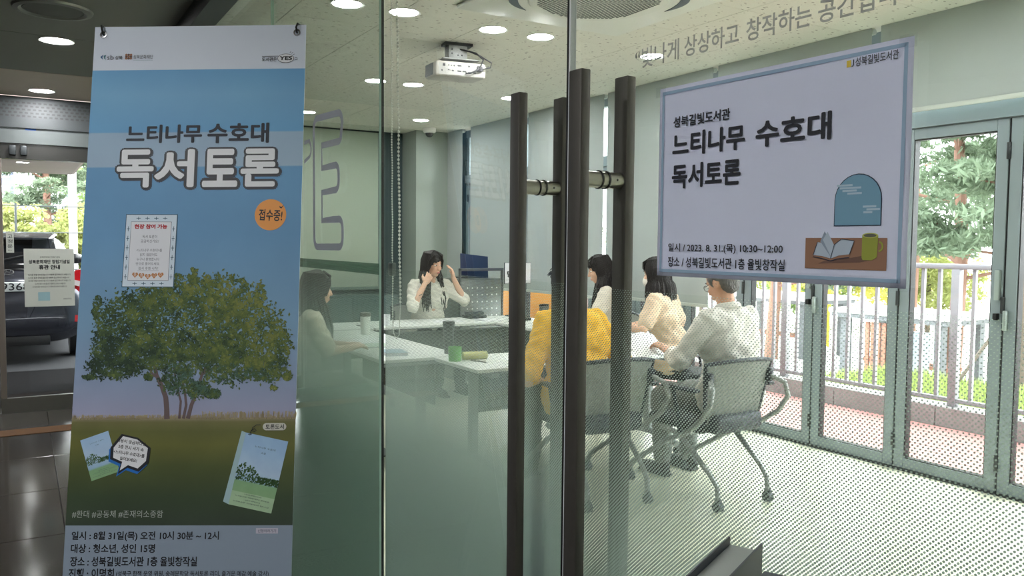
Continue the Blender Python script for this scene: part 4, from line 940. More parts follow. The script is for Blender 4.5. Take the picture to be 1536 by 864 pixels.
# eyelets and stand
for x, s in ((.026, 1), (.575, -1)):
    M_ = Matrix.Translation((x, -.0235, .001)); MB().lathe([(.006, 0), (.0105, 0), (.0098, .0022), (.0062, .0024)], n=24, M=M_).obj('eyelet', chrome, ban, True)
    MB().tube([(x - s * .004, .004, -.012), (x - s * .003, -.001, .010), (x, -.012, .012), (x, -.023, .004), (x, -.026, -.010)], .0028, 8).obj('hook', black, ban, True)
stn = root('banner_stand', 'black cross-frame stand behind the tree banner, one foot showing at the bottom', 'banner stand', mtx=BM)
hubp = Vector((.30, -1.05, -.09))
for x in (.02, .58): MB().tube([(x, 0.0, -.006), (x + (.3 - x) * .5, -.5, -.06), hubp], .006, 8).obj('upper_arm', black, stn, True)
for x, z in ((.0, -.03), (.64, -.03)): MB().tube([hubp, (x, -1.84, z), (x + (.04 if x else -.04), -2.12, .12)], .007, 8).obj('lower_arm', black, stn, True)
MB().tube([hubp, (.45, -2.08, -.45)], .008, 8).obj('rear_leg', black, stn, True); MB().ell(hubp, (.03, .03, .02)).obj('hub', black, stn, True)


# ================================================================== POSTER ON THE RIGHT LEAF
po = root('door_poster', 'white event notice with pale blue border taped to the right glass door', 'poster', mtx=RL @ Matrix.Translation((0, -.0095, 1.449)) @ Matrix.Rotation(PI / 2, 4, 'X'))
ppm = mat('poster_paper', (222, 226, 242), .65, trans=.2)
b = MB(); nx_, ny_ = 30, 20; zf = lambda x, y: .0009 * math.sin(x * 22) * (x / .42) ** 2 + .0006 * (x / .42) ** 3 * math.sin(y * 30)
g = [[b.bm.verts.new((.42 * i / nx_, .297 * j / ny_, zf(.42 * i / nx_, .297 * j / ny_) + .0002)) for i in range(nx_ + 1)] for j in range(ny_ + 1)]
for j in range(ny_):
    for i in range(nx_): b.bm.faces.new((g[j][i], g[j][i + 1], g[j + 1][i + 1], g[j + 1][i]))
sh = b.obj('sheet', ppm, po, True, fix=False); md = sh.modifiers.new('thickness', 'SOLIDIFY'); md.thickness = .0004
pb = mat('poster_border_blue', (150, 176, 198), .65)
strokes('border', [[(.009, .006), (.009, .291)], [(.411, .006), (.411, .291)], [(.009, .0085), (.411, .0085)], [(.009, .2885), (.411, .2885)]], .0048, pb, po, .0016)
pi_ = mat('poster_ink', (34, 36, 44), .6)
text('성북길빛도서관', .032, .146, .232, .249, pi_, po, .002, .025)
text('느티나무', .031, .174, .187, .223, pi_, po, .002, .03); text('수호대', .193, .314, .187, .224, pi_, po, .002, .03)
text('독서토론', .031, .168, .137, .175, pi_, po, .002, .03)
text('일시 / 2023. 8. 31.(목) 10:30~12:00', .026, .244, .037, .052, pi_, po, .002, .012); text('장소 / 성북길빛도서관 1층 율빛창작실', .026, .248, .015, .031, pi_, po, .002, .012)
text('성북길빛도서관', .345, .402, .2735, .285, mat('poster_ink_grey', (74, 76, 84), .6), po, .002, .015)
flat('logo_mark', rect(.333, .2745, .339, .283), mat('logo_yellow', (222, 196, 70), .6), po, .002); strokes('logo_stroke', [[(.3425, .283), (.3425, .276), (.340, .2745)]], .0012, pi_, po, .002)
wpoly = [(.3215, .0755), (.387, .0755), (.387, .108)] + arc(.3543, .108, .0327, 0, 180, 14)[1:] 
flat('arched_window_edge', wpoly, mat('poster_navy', (44, 56, 76), .6), po, .002)
flat('arched_window', [(x * .962 + .3543 * .038, y * .965 + .106 * .035) for x, y in wpoly], mat('poster_sky', (116, 160, 182), .6), po, .0023)
cl = mat('poster_cloud', (176, 200, 212), .6)
for (x, y, w_) in ((.325, .1255, .022), (.329, .122, .030), (.333, .1185, .020), (.340, .115, .02), (.362, .098, .018), (.367, .0945, .018), (.363, .091, .012)): flat('cloud', rect(x, y, x + w_, y + .0025), cl, po, .0026)
flat('table_top', rect(.280, .0205, .3955, .0605), mat('poster_brown', (150, 112, 88), .6), po, .002)
flat('shadow', [(.300, .027), (.36, .030), (.378, .034), (.372, .040), (.34, .034), (.31, .031)], mat('poster_brown_dark', (112, 84, 72), .6), po, .0023)
pg = mat('poster_page', (178, 192, 204), .6); pgd = mat('poster_page_grey', (140, 154, 170), .6)
flat('page', [(.293, .038), (.299, .055), (.320, .052), (.319, .034), (.306, .037)], pg, po, .0026); flat('page', [(.319, .034), (.324, .052), (.334, .059), (.352, .057), (.346, .040), (.330, .038)], pg, po, .0026)
flat('page', [(.319, .036), (.303, .056), (.309, .069), (.323, .050)], pgd, po, .0028); flat('page', [(.319, .037), (.307, .058), (.3135, .0685), (.3245, .050)], pg, po, .0030)
strokes('page_outline', [[(.293, .036), (.306, .034), (.319, .031), (.330, .034), (.346, .036)], [(.293, .038), (.299, .055)], [(.319, .034), (.324, .052), (.334, .059), (.352, .057), (.346, .040)]], .0009, mat('poster_navy', (44, 56, 76), .6), po, .0032)
flat('cup_body', [(.3625, .036), (.364, .033), (.3765, .033), (.383, .037), (.384, .063), (.3625, .063)], mat('poster_olive', (150, 158, 62), .6), po, .0026)
flat('cup_mouth', circle(.3733, .0635, .0107, .0032), mat('poster_olive_light', (186, 192, 96), .6), po, .0028); flat('cup_inside', circle(.3733, .0635, .0085, .0022), mat('poster_cup_dark', (96, 98, 84), .6), po, .0030); strokes('cup_handle', [arc(.384, .050, .006, -80, 80, 8)], .0022, mat('poster_olive', (150, 158, 62), .6), po, .0026)
for (x, y) in ((.004, .292), (.414, .292), (.005, .004), (.413, .004)): MB().box((x - .012, y - .008, .0014), (x + .010, y + .008, .0018)).obj('clear_tape', glass('clear_tape', (.97, .975, .98), .03), po)

# metal channel stand in front of the glass, bottom right
gs = mat('satin_grey_metal', (140, 142, 142), .4, .4); dk = mat('dark_edge', (40, 44, 56), .5)
cs = root('document_stand', 'grey metal channel stand with dark raised sides at the bottom of the frame', 'stand', (-.7875, -.087, 0), R(26))
MB().rbox((.002, -.34, 0), (.043, -.002, 1.091), .001, seg=1).obj('channel', gs, cs, True)
MB().box((.0432, -.34, 0), (.0450, -.001, 1.09)).obj('side_cover', mat('side_grey', (104, 112, 114), .5, .2), cs)
for x in (-.0005, .0435): MB().box((x, -.34, 1.05), (x + .0025, 0, 1.101)).obj('side_plate', dk, cs)
MB().rbox((-.08, -.38, 0), (.14, .0, .012), .003).obj('base', dk, cs, True)
cs2 = root('document_stand', 'dark corner of a second lower stand at the bottom edge, right of the first', 'stand', (-.675, -.115, 0), R(26))
MB().rbox((-.02, -.26, .0), (.008, 0, 1.094), .001, seg=1).obj('channel', dk, cs2, True)

# ================================================================== FURNITURE
tab_top = mat('table_laminate', (222, 226, 222), .42, vary=(4, .02)); tab_edge = mat('table_edge_grey', (92, 96, 98), .5); leg_m = mat('table_leg_grey', (132, 136, 138), .4, .4)
modm = mat('modesty_panel_grey', (74, 76, 76), .5, .2)
hole_m = mat('perforation_light', (180, 182, 180), .6)
def table(label, x, y, rz):
    """1.8 x 0.6 flip table, long axis local x, sitter on local -y side"""
    t = root('folding_table', label, 'table', (x, y, 0), rz, group='meeting tables set in a hollow square')
    MB().rbox((-.9, -.3, .706), (.9, .3, .73), .003).obj('tabletop', tab_top, t, True)
    MB().rbox((-.903, -.303, .70), (.903, .303, .7095), .003).obj('edge_band', tab_edge, t, True)
    for sx in (-1, 1):
        X = sx * .74
        MB().rbox((X - .03, -.24, .66), (X + .03, .26, .70), .006).obj('bracket', leg_m, t, True)
        MB().rbox((X - .025, .02, .10), (X + .025, .08, .67), .008).obj('leg', leg_m, t, True)
        MB().tube([(X, -.27, .075), (X, -.1, .105), (X, .05, .115), (X, .2, .105), (X, .29, .075)], .022, 10).obj('foot', leg_m, t, True)
        for yy in (-.27, .29): MB().tube([(X - .014, yy, .03), (X + .014, yy, .03)], .03, 16).obj('caster', black, t, True)
    p = MB().rbox((-.70, .17, .36), (.70, .182, .655), .002, seg=1).obj('modesty_panel', modm, t, True)
    h = MB()
    for r_ in range(2):
        for i in range(24): h.box((-.62 + i * .052, .1685, .44 + r_ * .09), (-.612 + i * .052, .1835, .448 + r_ * .09))
    h = h.obj('holes', hole_m, p); h['kind'] = 'stuff'
    MB().tube([(-.72, .1, .64), (.72, .1, .64)], .016, 8).obj('cross_bar', leg_m, t, True)
    return t
table('near meeting table with the green cup on its left end', -4.597, 2.333, R(90))
table('left meeting table running towards the woman with raised hands, books on it', -5.83, 1.372, 0)
table('far meeting table in front of the woman with raised hands', -7.125, 2.68, R(-90))
table('far left meeting table holding the white tumbler', -7.125, .86, R(-90))
table('window-side meeting table where the two dark-haired women sit', -5.83 - .07, 3.293, PI)

mesh_b = mat('chair_mesh_grey', (150, 152, 148), .7, bump=(420, .5), trans=.25)
ch_dark = mat('chair_dark_frame', (44, 48, 58), .5); ch_sil = mat('chair_silver_tube', (150, 152, 152), .32, .6); seat_m = mat('chair_seat_black', (38, 40, 44), .8, bump=(200, .3))
def make_chair():
    c = root('office_chair', 'x', 'chair', group='mesh back chairs round the tables')
    MB().rbox((-.22, -.235, .415), (.24, .235, .475), .025, seg=3).obj('seat', seat_m, c, True)
    b = MB(); n = 12; rows = 9
    def bp(u, v):  # u -1..1 across, v 0..1 up
        wd = .205 + .055 * v; x = -.235 - .09 * v + .055 * abs(u) ** 2 * (.3 + .7 * v); return Vector((x, u * wd, (.47 + .375 * v - .02 * u * u * v)))
    front = [[b.bm.verts.new(bp(-1 + 2 * i / n, j / rows)) for i in range(n + 1)] for j in range(rows + 1)]
    back = [[b.bm.verts.new(bp(-1 + 2 * i / n, j / rows) + Vector((-.012, 0, 0))) for i in range(n + 1)] for j in range(rows + 1)]
    for j in range(rows):
        for i in range(n): b.bm.faces.new((front[j][i], front[j][i + 1], front[j + 1][i + 1], front[j + 1][i])); b.bm.faces.new((back[j][i + 1], back[j][i], back[j + 1][i], back[j + 1][i + 1]))
    b.obj('backrest', mesh_b, c, True)
    rim = [bp(-1, j / rows) for j in range(rows + 1)] + [bp(-1 + 2 * i / n, 1) for i in range(1, n + 1)] + [bp(1, 1 - j / rows) for j in range(1, rows + 1)] + [bp(1 - 2 * i / n, 0) for i in range(1, n)]
    rim = [p + Vector((-.006, 0, 0)) for p in rim]; MB().tube(rim + [rim[0]], .013, 8, caps=False).obj('back_frame', ch_dark, c, True)
    MB().rbox((-.30, -.19, .42), (-.20, .19, .53), .03, seg=3).obj('back_bracket', ch_dark, c, True)
    for s in (-1, 1):
        MB().tube([(-.29, s * .235, .74), (-.36, s * .29, .70), (-.37, s * .31, .62), (-.30, s * .31, .52), (-.16, s * .29, .42), (.0, s * .27, .355), (.22, s * .25, .22), (.38, s * .235, .12), (.40, s * .23, .07)], .0155, 12).obj('arm_tube', ch_sil, c, True)
        MB().tube([(.12, s * .22, .40), (-.02, s * .215, .385), (-.14, s * .21, .30), (-.27, s * .205, .20), (-.325, s * .2, .14), (-.335, s * .2, .06)], .0155, 12).obj('rear_leg', ch_sil, c, True)
        MB().rbox((-.31, s * .24 - .02, .70), (-.25, s * .24 + .02, .78), .012).obj('arm_joint', ch_dark, c, True)
        MB().rbox((-.26, s * .30 - .028, .665), (.02, s * .30 + .028, .69), .012).obj('armrest', ch_dark, c, True)
        MB().tube([(-.06, s * .30, .67), (-.08, s * .29, .55), (-.10, s * .275, .40)], .013, 8).obj('arm_post', ch_dark, c, True)
        for x in (-.335, .40):
            MB().tube([(x, s * .2 - .018 + (s * .03 if x > 0 else 0), .03), (x, s * .2 + .018 + (s * .03 if x > 0 else 0), .03)], .03, 18).obj('caster', ch_dark, c, True)
            MB().rbox((x - .02, s * .2 - .012 + (s * .03 if x > 0 else 0), .03), (x + .02, s * .2 + .012 + (s * .03 if x > 0 else 0), .075), .006).obj('caster_fork', ch_dark, c, True)
    MB().tube([(-.02, -.2, .385), (-.02, .2, .385)], .014, 8).obj('cross_tube', ch_sil, c, True)
    return c
ch0 = make_chair()
def chair(label, x, y, deg, first=[True]):
    c = ch0 if first[0] else copy_tree(ch0); first[0] = False
    c.location = (x, y, 0); c.rotation_euler = (0, 0, R(deg)); c['label'] = label; return c
chair('mesh chair under the grey-haired man, silver legs on casters fully visible', -3.60, 2.61, 180)
chair('chair under the person in yellow behind the door handles', -3.93, 2.0, 174)
chair('chair under the woman in the beige top by the window', -4.98, 3.72, 215)
chair('chair under the woman in the pale blouse seen between the right handle bars', -6.1, 3.72, 262)
chair('chair under the woman in white with raised hands', -7.66, 2.66, 5)
chair('chair under the long-haired woman at the left beside the banner', -5.36, .70, 88)
chair('empty chair by the far left table', -7.72, .9, 0)

# steel podium, laptop, sign
pod = root('podium', 'grey steel lectern with rows of small holes behind the far table', 'podium', (-7.95, 3.36, 0))
pdm = mat('podium_steel', (134, 138, 136), .38, .55, vary=(2, .12))
MB().rbox((-.22, -.27, .0), (.20, .27, 1.09), .008).obj('body', pdm, pod, True)
for y in (-.27, .25): MB().rbox((.17, y, .05), (.21, y + .02, 1.22), .004).obj('corner_post', mat('podium_post', (96, 100, 102), .4, .5), pod, True)
MB().rbox((.17, -.27, 1.19), (.21, .27, 1.22), .004).obj('top_rail', mat('podium_post', (96, 100, 102), .4, .5), pod, True)
MB().rbox((-.24, -.28, 1.09), (.18, .28, 1.105), .003).obj('shelf', pdm, pod, True)
hb_ = MB(); n_ = 0
for r_ in range(5):
    for i in range(7): hb_.box((.199, -.18 + i * .06, .70 + r_ * .075), (.2025, -.166 + i * .06, .714 + r_ * .075))
h = hb_.obj('holes', mat('podium_holes', (245, 246, 244), .5), pod); h['kind'] = 'stuff'
lap = root('laptop', 'open laptop with dark blue lid on top of the steel podium', 'laptop', (-7.92, 3.33, 1.106))
MB().rbox((-.16, -.17, 0), (.06, .17, .016), .004).obj('keyboard_base', dark_frame, lap, True)
TL_ = Matrix.Translation((.06, 0, .012)) @ Matrix.Rotation(R(-14), 4, 'Y') @ Matrix.Rotation(R(-6), 4, 'X') 
MB().rbox((-.006, -.17, 0), (.004, .17, .25), .003, TL_).obj('lid', mat('laptop_blue', (26, 40, 74), .35, .3), lap, True)
MB().rbox((-.0075, -.16, .01), (-.006, .16, .24), .0005, TL_, 1).obj('screen', black, lap)
sgn = root('framed_sign', 'white black-edged sign board half hidden by the left door handle', 'sign', mtx=Matrix(((0, 0, 1, -7.30), (1, 0, 0, 3.375), (0, 1, 0, .731), (0, 0, 0, 1))))
MB().box((-.0, .34, 0), (.32, .56, .012)).obj('frame', ink_black, sgn); MB().box((.004, .344, .012), (.316, .556, .014)).obj('board', paper, sgn)
text('당', .028, .092, .405, .475, ink_black, sgn, .0155, .05)
MB().box((.14, .0, .0), (.17, .34, .01)).obj('stem', dark_frame, sgn); MB().box((.05, .0, -.06), (.27, .012, .06)).obj('foot', dark_frame, sgn)

# things on the tables
Z = .7302
def cyl(name, label, cat, x, y, r0, r1, h, m, z=Z, lid=None, n=28, group=None):
    o = root(name, label, cat, (x, y, z), group=group)
    MB().lathe([(0, 0), (r0, 0), (r1, h), (r1 - .003, h), (r0 - .003, .004), (0, .004)] if not lid else [(0, 0), (r0, 0), (r1, h), (0, h)], n=n).obj('body', m, o, True)
    if lid: MB().lathe([(0, h), (r1 + .002, h), (r1 + .002, h + lid[0]), (r1 - .006, h + lid[0] + .004), (0, h + lid[0] + .004)], n=n).obj('lid', lid[1], o, True)
    return o
cyl('tumbler', 'tall dark grey tumbler beside the green cup', 'tumbler', -5.04, 1.61, .030, .040, .20, mat('tumbler_dark', (66, 70, 74), .4, .4), lid=(.022, mat('tumbler_lid', (40, 42, 46), .4)))
cyl('cup', 'short green plastic cup on the near table corner', 'cup', -4.70, 1.485, .040, .044, .092, mat('green_plastic', (112, 186, 92), .45, trans=.2))
cyl('tumbler', 'white tumbler with dark lid on the far left table', 'tumbler', -6.40, 1.52, .038, .042, .15, mat('tumbler_white', (222, 224, 216), .4), lid=(.028, mat('tumbler_lid_brown', (84, 76, 70), .4)))
cyl('tumbler', 'grey mesh tumbler between the left door handle bars', 'tumbler', -6.3, 3.22, .036, .046, .19, mat('tumbler_grey', (100, 104, 102), .5), lid=(.01, black))
cyl('cup', 'small paper cup behind the white tumbler', 'cup', -7.0, 1.95, .03, .038, .10, paper)
pc = root('pencil_pouch', 'yellowish cylindrical pencil pouch lying beside the green cup', 'pouch', (-4.70, 1.63, Z + .027), R(78))
MB().tube([(-.085, 0, 0), (-.08, 0, 0), (.08, 0, 0), (.088, 0, 0)], [.016, .026, .026, .016], 18).obj('body', mat('pouch_yellow', (196, 192, 128), .8, bump=(60, .4)), pc, True)
MB().tube([(-.075, .0, .0265), (.075, 0, .0265)], .002, 6).obj('zip', mat('zip_grey', (120, 116, 90), .5), pc)
def sheets(name, label, cat, x, y, w, d, n, rz, cov, z=Z, th=.012, group=None):
    o = root(name, label, cat, (x, y, z), R(rz), group=group)
    for i in range(n):
        T_ = Matrix.Rotation(R(3 * math.sin(i * 2.1)), 4, 'Z')
        if th > .004:
            MB().box((-w / 2 + .003, -d / 2 + .003, i * th + .001), (w / 2 - .003, d / 2 - .003, (i + 1) * th - .001), T_).obj('page_block', paper, o)
            MB().rbox((-w / 2, -d / 2, (i + 1) * th - .0012), (w / 2, d / 2, (i + 1) * th), .0004, T_, 1).obj('cover', cov, o)
            MB().rbox((-w / 2, -d / 2, i * th), (w / 2, d / 2, i * th + .001), .0004, T_, 1).obj('cover', cov, o)
        else: MB().box((-w / 2, -d / 2, i * th), (w / 2, d / 2, (i + 1) * th - .0003), T_).obj('sheet', paper, o)
    return o
cov1 = mat('cover_pale_blue', (132, 160, 176), .5); cov2 = mat('cover_pale_green', (176, 196, 176), .5)
sheets('book', 'pale blue book on the left table near the black glass joint', 'book', -5.18, 1.26, .15, .21, 1, 82, cov1, th=.022)
sheets('book', 'thin pale book under the hands of the woman at left', 'book', -5.62, 1.30, .15, .21, 1, 70, cov2, th=.012)
sheets('paper_sheets', 'loose white sheets on the near table beside the pouch', 'paper', -4.62, 1.95, .21, .297, 2, 12, paper, th=.001)
sheets('paper_sheets', 'loose white sheets in the middle of the left table', 'paper', -5.95, 1.38, .21, .297, 2, 80, paper, th=.001)
sheets('paper_sheets', 'white sheets in front of the woman in white', 'paper', -7.1, 2.62, .297, .21, 2, 84, paper, th=.001)
sheets('book', 'open-top stack of pale books between the beige-topped woman and the man', 'book', -4.62, 2.92, .15, .21, 1, 10, cov2, th=.016)
sheets('paper_sheets', 'white sheets beyond the booklet in front of the grey-haired man', 'paper', -4.72, 2.58, .21, .297, 3, 30, paper, th=.001)
sheets('paper_sheets', 'white sheets in front of the woman in the beige top', 'paper', -5.25, 3.2, .21, .297, 2, 60, paper, th=.001)
sheets('book', 'grey notebook under the elbow of the beige-topped woman', 'book', -4.72, 3.12, .16, .22, 1, 50, mat('cover_grey', (112, 116, 120), .5), th=.016)
for (x, y, rz, lb, m_) in ((-4.45, 1.98, 60, 'black pen on the near table left of the yellow shirt', black), (-4.52, 2.16, 50, 'second black pen beside the loose sheets', black), (-4.58, 1.60, 20, 'thin grey pen in front of the green cup', mat('pen_grey', (120, 120, 122), .4)), (-7.0, 1.7, 10, 'pen by the paper cup on the far table', black)):
    p = root('pen', lb, 'pen', (x, y, Z + .005), R(rz)); MB().tube([(-.07, 0, 0), (.055, 0, 0), (.068, 0, 0)], [.0045, .0045, .001], 8).obj('barrel', m_, p, True); MB().box((-.065, -.001, .004), (-.03, .001, .007)).obj('clip', steel, p)
dp = root('desk_phone', 'black telephone lying on the far table in front of the podium', 'telephone', (-7.30, 3.03, Z), R(10))
MB().rbox((-.08, -.10, 0), (.08, .10, .03), .008).obj('base', black, dp, True)
MB().tube([(-.02, -.11, .045), (0, -.08, .052), (0, .08, .052), (-.02, .11, .045)], [.026, .016, .016, .026], 10).obj('handset', mat('phone_dark', (44, 46, 50), .4), dp, True)
sheets('notebook', 'white notebook beneath the black telephone edge', 'notebook', -7.0, 3.02, .18, .25, 1, 85, paper, th=.01)
gb = root('pencil_case', 'dark flat pencil case on the far table right of the podium', 'pencil case', (-6.9, 3.35, Z), R(20)); MB().rbox((-.1, -.035, 0), (.1, .035, .03), .012, seg=3).obj('body', black, gb, True); MB().box((-.09, -.002, .0295), (.09, .002, .031)).obj('zip', steel, gb)

# ================================================================== PEOPLE
skin = mat('skin', (214, 172, 146), .55, spec=.35, vary=(5, .03)); skin2 = mat('skin_tan', (196, 152, 128), .55, spec=.35, vary=(5, .03))
hair_b = mat('hair_black', (30, 25, 24), .38, bump=(60, .5, 'wave', (1, 1, .15))); hair_g = mat('hair_grey', (92, 90, 88), .5, bump=(60, .5, 'wave', (1, 1, .15)))
shoe_m = mat('shoe_dark', (38, 36, 38), .5); trou = mat('trousers_dark', (52, 54, 60), .8, bump=(25, .4)); trou_g = mat('trousers_grey', (112, 114, 112), .8, bump=(25, .4))
def remesh(name, mb, m, parent, vox, sm=4, noise_amp=0, nscale=8, decim=0):
    me = bpy.data.meshes.new(name); mb.bm.to_mesh(me); mb.bm.free(); o = bpy.data.objects.new(name, me); COL.objects.link(o)
    r_ = o.modifiers.new('r', 'REMESH'); r_.mode = 'VOXEL'; r_.voxel_size = vox
    s_ = o.modifiers.new('s', 'SMOOTH'); s_.factor = .6; s_.iterations = sm
    dg = bpy.context.evaluated_depsgraph_get(); me2 = bpy.data.meshes.new_from_object(o.evaluated_get(dg)); bpy.data.objects.remove(o)
    if noise_amp:
        n = len(me2.vertices); a = np.empty(n * 3); me2.vertices.foreach_get('co', a); a = a.reshape(-1, 3); nn = np.empty(n * 3); me2.vertices.foreach_get('normal', nn); nn = nn.reshape(-1, 3)
        d = np.sin(a[:, 0] * nscale * 2.1 + 3 * np.sin(a[:, 2] * nscale)) * np.sin(a[:, 1] * nscale * 1.7 + 2 * np.sin(a[:, 2] * nscale * 1.3)) + .5 * np.sin(a[:, 2] * nscale * 3 + 4 * a[:, 1] * nscale)
        a += nn * (d * noise_amp)[:, None]; me2.vertices.foreach_set('co', a.ravel()); me2.update()
    me2.polygons.foreach_set('use_smooth', [True] * len(me2.polygons)); me2.materials.clear(); me2.materials.append(m); me2.name = name
    o = bpy.data.objects.new(name, me2); COL.objects.link(o); o.parent = parent; return o
def cap(mb, a, b, ra, rb, n=14):
    a, b = Vector(a), Vector(b); mb.tube([a, a.lerp(b, .5), b], [ra, (ra + rb) / 2, rb], n); mb.ell(a, ra, u=14, v=10); mb.ell(b, rb, u=14, v=10)
def hand(mb, wrist, direc, nrm, side, curl=.35):
    d = Vector(direc).normalized(); n = Vector(nrm); n = (n - d * n.dot(d)).normalized(); l = n.cross(d) * side     # l points to the thumb side
    W_ = Vector(wrist); c = W_ + d * .045
    M_ = Matrix((l, d, n)).transposed().to_4x4(); mb.ell(c, (.039, .052, .016), M_, 14, 10); mb.ell(W_ + d * .07, (.037, .022, .014), M_, 12, 8); cap(mb, W_, c, .022, .02, 10)
    for k, (off, ln) in enumerate(((.029, .066), (.0095, .074), (-.010, .068), (-.029, .054))):
        p0 = W_ + d * (.078 - abs(off) * .18) + l * off; cur = d + l * off * 3.2; cur.normalize(); pts = [p0]; ang = curl * (.8 + .12 * k)
        for f_ in (.45, .32, .23):
            cur = (cur * math.cos(ang) - n * math.sin(ang)).normalized(); pts.append(pts[-1] + cur * ln * f_)
        mb.tube(pts, [.0088, .0084, .0078, .0066], 8); mb.ell(pts[-1], .0068, u=8, v=6)
    p = [W_ + d * .022 + l * .026, W_ + d * .048 + l * .052 - n * .010, W_ + d * .072 + l * .058 - n * .02]; mb.tube(p, [.014, .011, .0085], 8); mb.ell(p[-1], .0086, u=8, v=6)
def person(label, x, y, deg, scale=1.0, lean=8, head=(0, 0, 0), R_el=(.12, -.27, .82), R_wr=(.34, -.16, .78), L_el=(.12, .27, .82), L_wr=(.34, .16, .78), R_dir=(1, .2, -.1), L_dir=(1, -.2, -.1),
           R_n=(0, 0, 1), L_n=(0, 0, 1), top=None, sleeve=.55, hair='long', hair_m=None, legs=None, sk=None, male=False, curl=.35, collar=False, chest=1.0, legs_tuck=.0):
    sk = sk or skin; hm = hair_m or hair_b; legs = legs or trou
    p = root('person', label, 'person', (x, y, 0), R(deg)); p.scale = (scale,) * 3
    L_ = R(lean); hip = Vector((0, 0, .53))
    def T(v):  # torso point leaned forward about the hips
        v = Vector(v) - hip; return hip + Vector((v.x * math.cos(L_) + v.z * math.sin(L_), v.y, -v.x * math.sin(L_) + v.z * math.cos(L_)))
    sw = .185 if male else .165; SR, SL = T((0, -sw, 1.01)), T((0, sw, 1.01)); NB = T((.0, 0, 1.05)); neck = T((.015, 0, 1.10)); 
    hc = neck + Vector((.035, 0, .115)); HM = Matrix.Translation(hc) @ Matrix.Rotation(R(head[0]), 4, 'Z') @ Matrix.Rotation(R(head[1]), 4, 'Y') @ Matrix.Rotation(R(head[2]), 4, 'X')
    def H(v): return HM @ Vector(v)
    ear = .074
    b = MB()
    # torso and neck
    cap(b, T((0, -.075, .56)), T((0, .075, .56)), .115, .115); cap(b, T((0, 0, .62)), T((.0, 0, .80)), .10, .108); cap(b, T((0, -.07, .90)), T((0, .07, .90)), .10, .10); cap(b, T((0, -sw + .05, 1.0)), T((0, sw - .05, 1.0)), .062, .062)
    cap(b, NB - Vector((0, 0, .03)), hc + Vector((-.02, 0, -.05)), .054 if not male else .060, .052)
    # head
    HR = HM.to_3x3().to_4x4()
    b.ell(H((-.008, 0, .028)), (.092, .076, .092), HR, 24, 16); b.ell(H((.018, 0, -.035)), (.068, .058, .076), HR, 20, 14); b.ell(H((.048, 0, -.088)), (.028, .030, .024), HR, 14, 10)
    b.ell(H((.066, 0, .022)), (.022, .05, .014), HR, 14, 8)
    for s in (-1, 1): b.ell(H((.060, s * .034, -.028)), (.024, .022, .024), HR, 12, 8); b.ell(H((-.006, s * ear, -.005)), (.018, .009, .030), HR, 12, 8); b.ell(H((.078, s * .0085, -.036)), (.009, .0075, .007), HR, 8, 6)
    cap(b, H((.083, 0, .008)), H((.100, 0, -.032)), .0085, .0125, 10)
    b.ell(H((.083, 0, -.062)), (.012, .023, .0075), HR, 12, 8); b.ell(H((.080, 0, -.073)), (.012, .019, .0075), HR, 12, 8)
    # arms
    for (S_, E_, W_, D_, N_, sd) in ((SR, R_el, R_wr, R_dir, R_n, 1), (SL, L_el, L_wr, L_dir, L_n, -1)):
        E_, W_ = Vector(E_), Vector(W_); cap(b, S_, E_, .047, .038); cap(b, E_, W_, .039, .024); hand(b, W_, D_, N_, sd, curl)
    # legs
    K = {}
    for s in (-1, 1):
        kn = Vector((.43, s * .12, .50)); an = Vector((.42 - legs_tuck, s * .12, .10)); K[s] = (kn, an)
        cap(b, (0.02, s * .09, .54), kn, .078, .052); cap(b, kn, an, .052, .034); cap(b, an + Vector((-.02, 0, -.04)), an + Vector((.14, s * .02, -.065)), .03, .022)
    remesh('body', b, sk, p, .0062, 3)
    # trousers
    b = MB(); cap(b, T((0, -.07, .555)), T((0, .07, .555)), .135, .135)
    for s in (-1, 1):
        kn, an = K[s]; cap(b, (0.0, s * .09, .545), kn, .098, .075); cap(b, kn, an + Vector((0, 0, .02)), .074, .056)
    remesh('trousers', b, legs, p, .013, 5, .004, 16)
    for s in (-1, 1):
        an = K[s][1]; b = MB(); b.ell(an + Vector((.06, s * .01, -.058)), (.135, .046, .038), Matrix(), 16, 10); b.ell(an + Vector((-.0, 0, -.035)), (.055, .043, .05), Matrix(), 14, 10); b.box(tuple(an + Vector((-.065, -.035, -.098))), tuple(an + Vector((.175, .04, -.082)))); remesh('shoe', b, shoe_m, p, .008, 3)
    # top garment with sleeves
    b = MB(); k_ = chest
    cap(b, T((0, -.075, .57)), T((0, .075, .57)), .138 * k_, .138 * k_); cap(b, T((0, -.03, .70)), T((0, .03, .70)), .132 * k_, .132 * k_); cap(b, T((0, -.075, .86)), T((0, .075, .86)), .122 * k_, .122 * k_); cap(b, T((0, -.08, .95)), T((0, .08, .95)), .105 * k_, .105 * k_)
    cap(b, T((0, -sw + .03, 1.005)), T((0, sw - .03, 1.005)), .069, .069); cap(b, T((-.005, -.05, 1.035)), T((-.005, .05, 1.035)), .058, .058)
    for (S_, E_, W_) in ((SR, R_el, R_wr), (SL, L_el, L_wr)):
        E_, W_ = Vector(E_), Vector(W_)
        if sleeve <= 1: cap(b, S_, S_.lerp(E_, sleeve), .067, .064)
        else: cap(b, S_, E_, .067, .062); cap(b, E_, E_.lerp(W_, sleeve - 1), .060, .048)
    g = remesh('top', b, top, p, .0105, 4, .0060, 21)
    if collar:
        ring_ = [NB + Vector((.062 * math.cos(t) + .005, .066 * math.sin(t), .028 + .014 * math.cos(t + PI))) for t in [i * 2 * PI / 20 for i in range(21)]]; MB().tube(ring_, .014, 8, caps=False, flat=1.6).obj('collar', top, p, True)
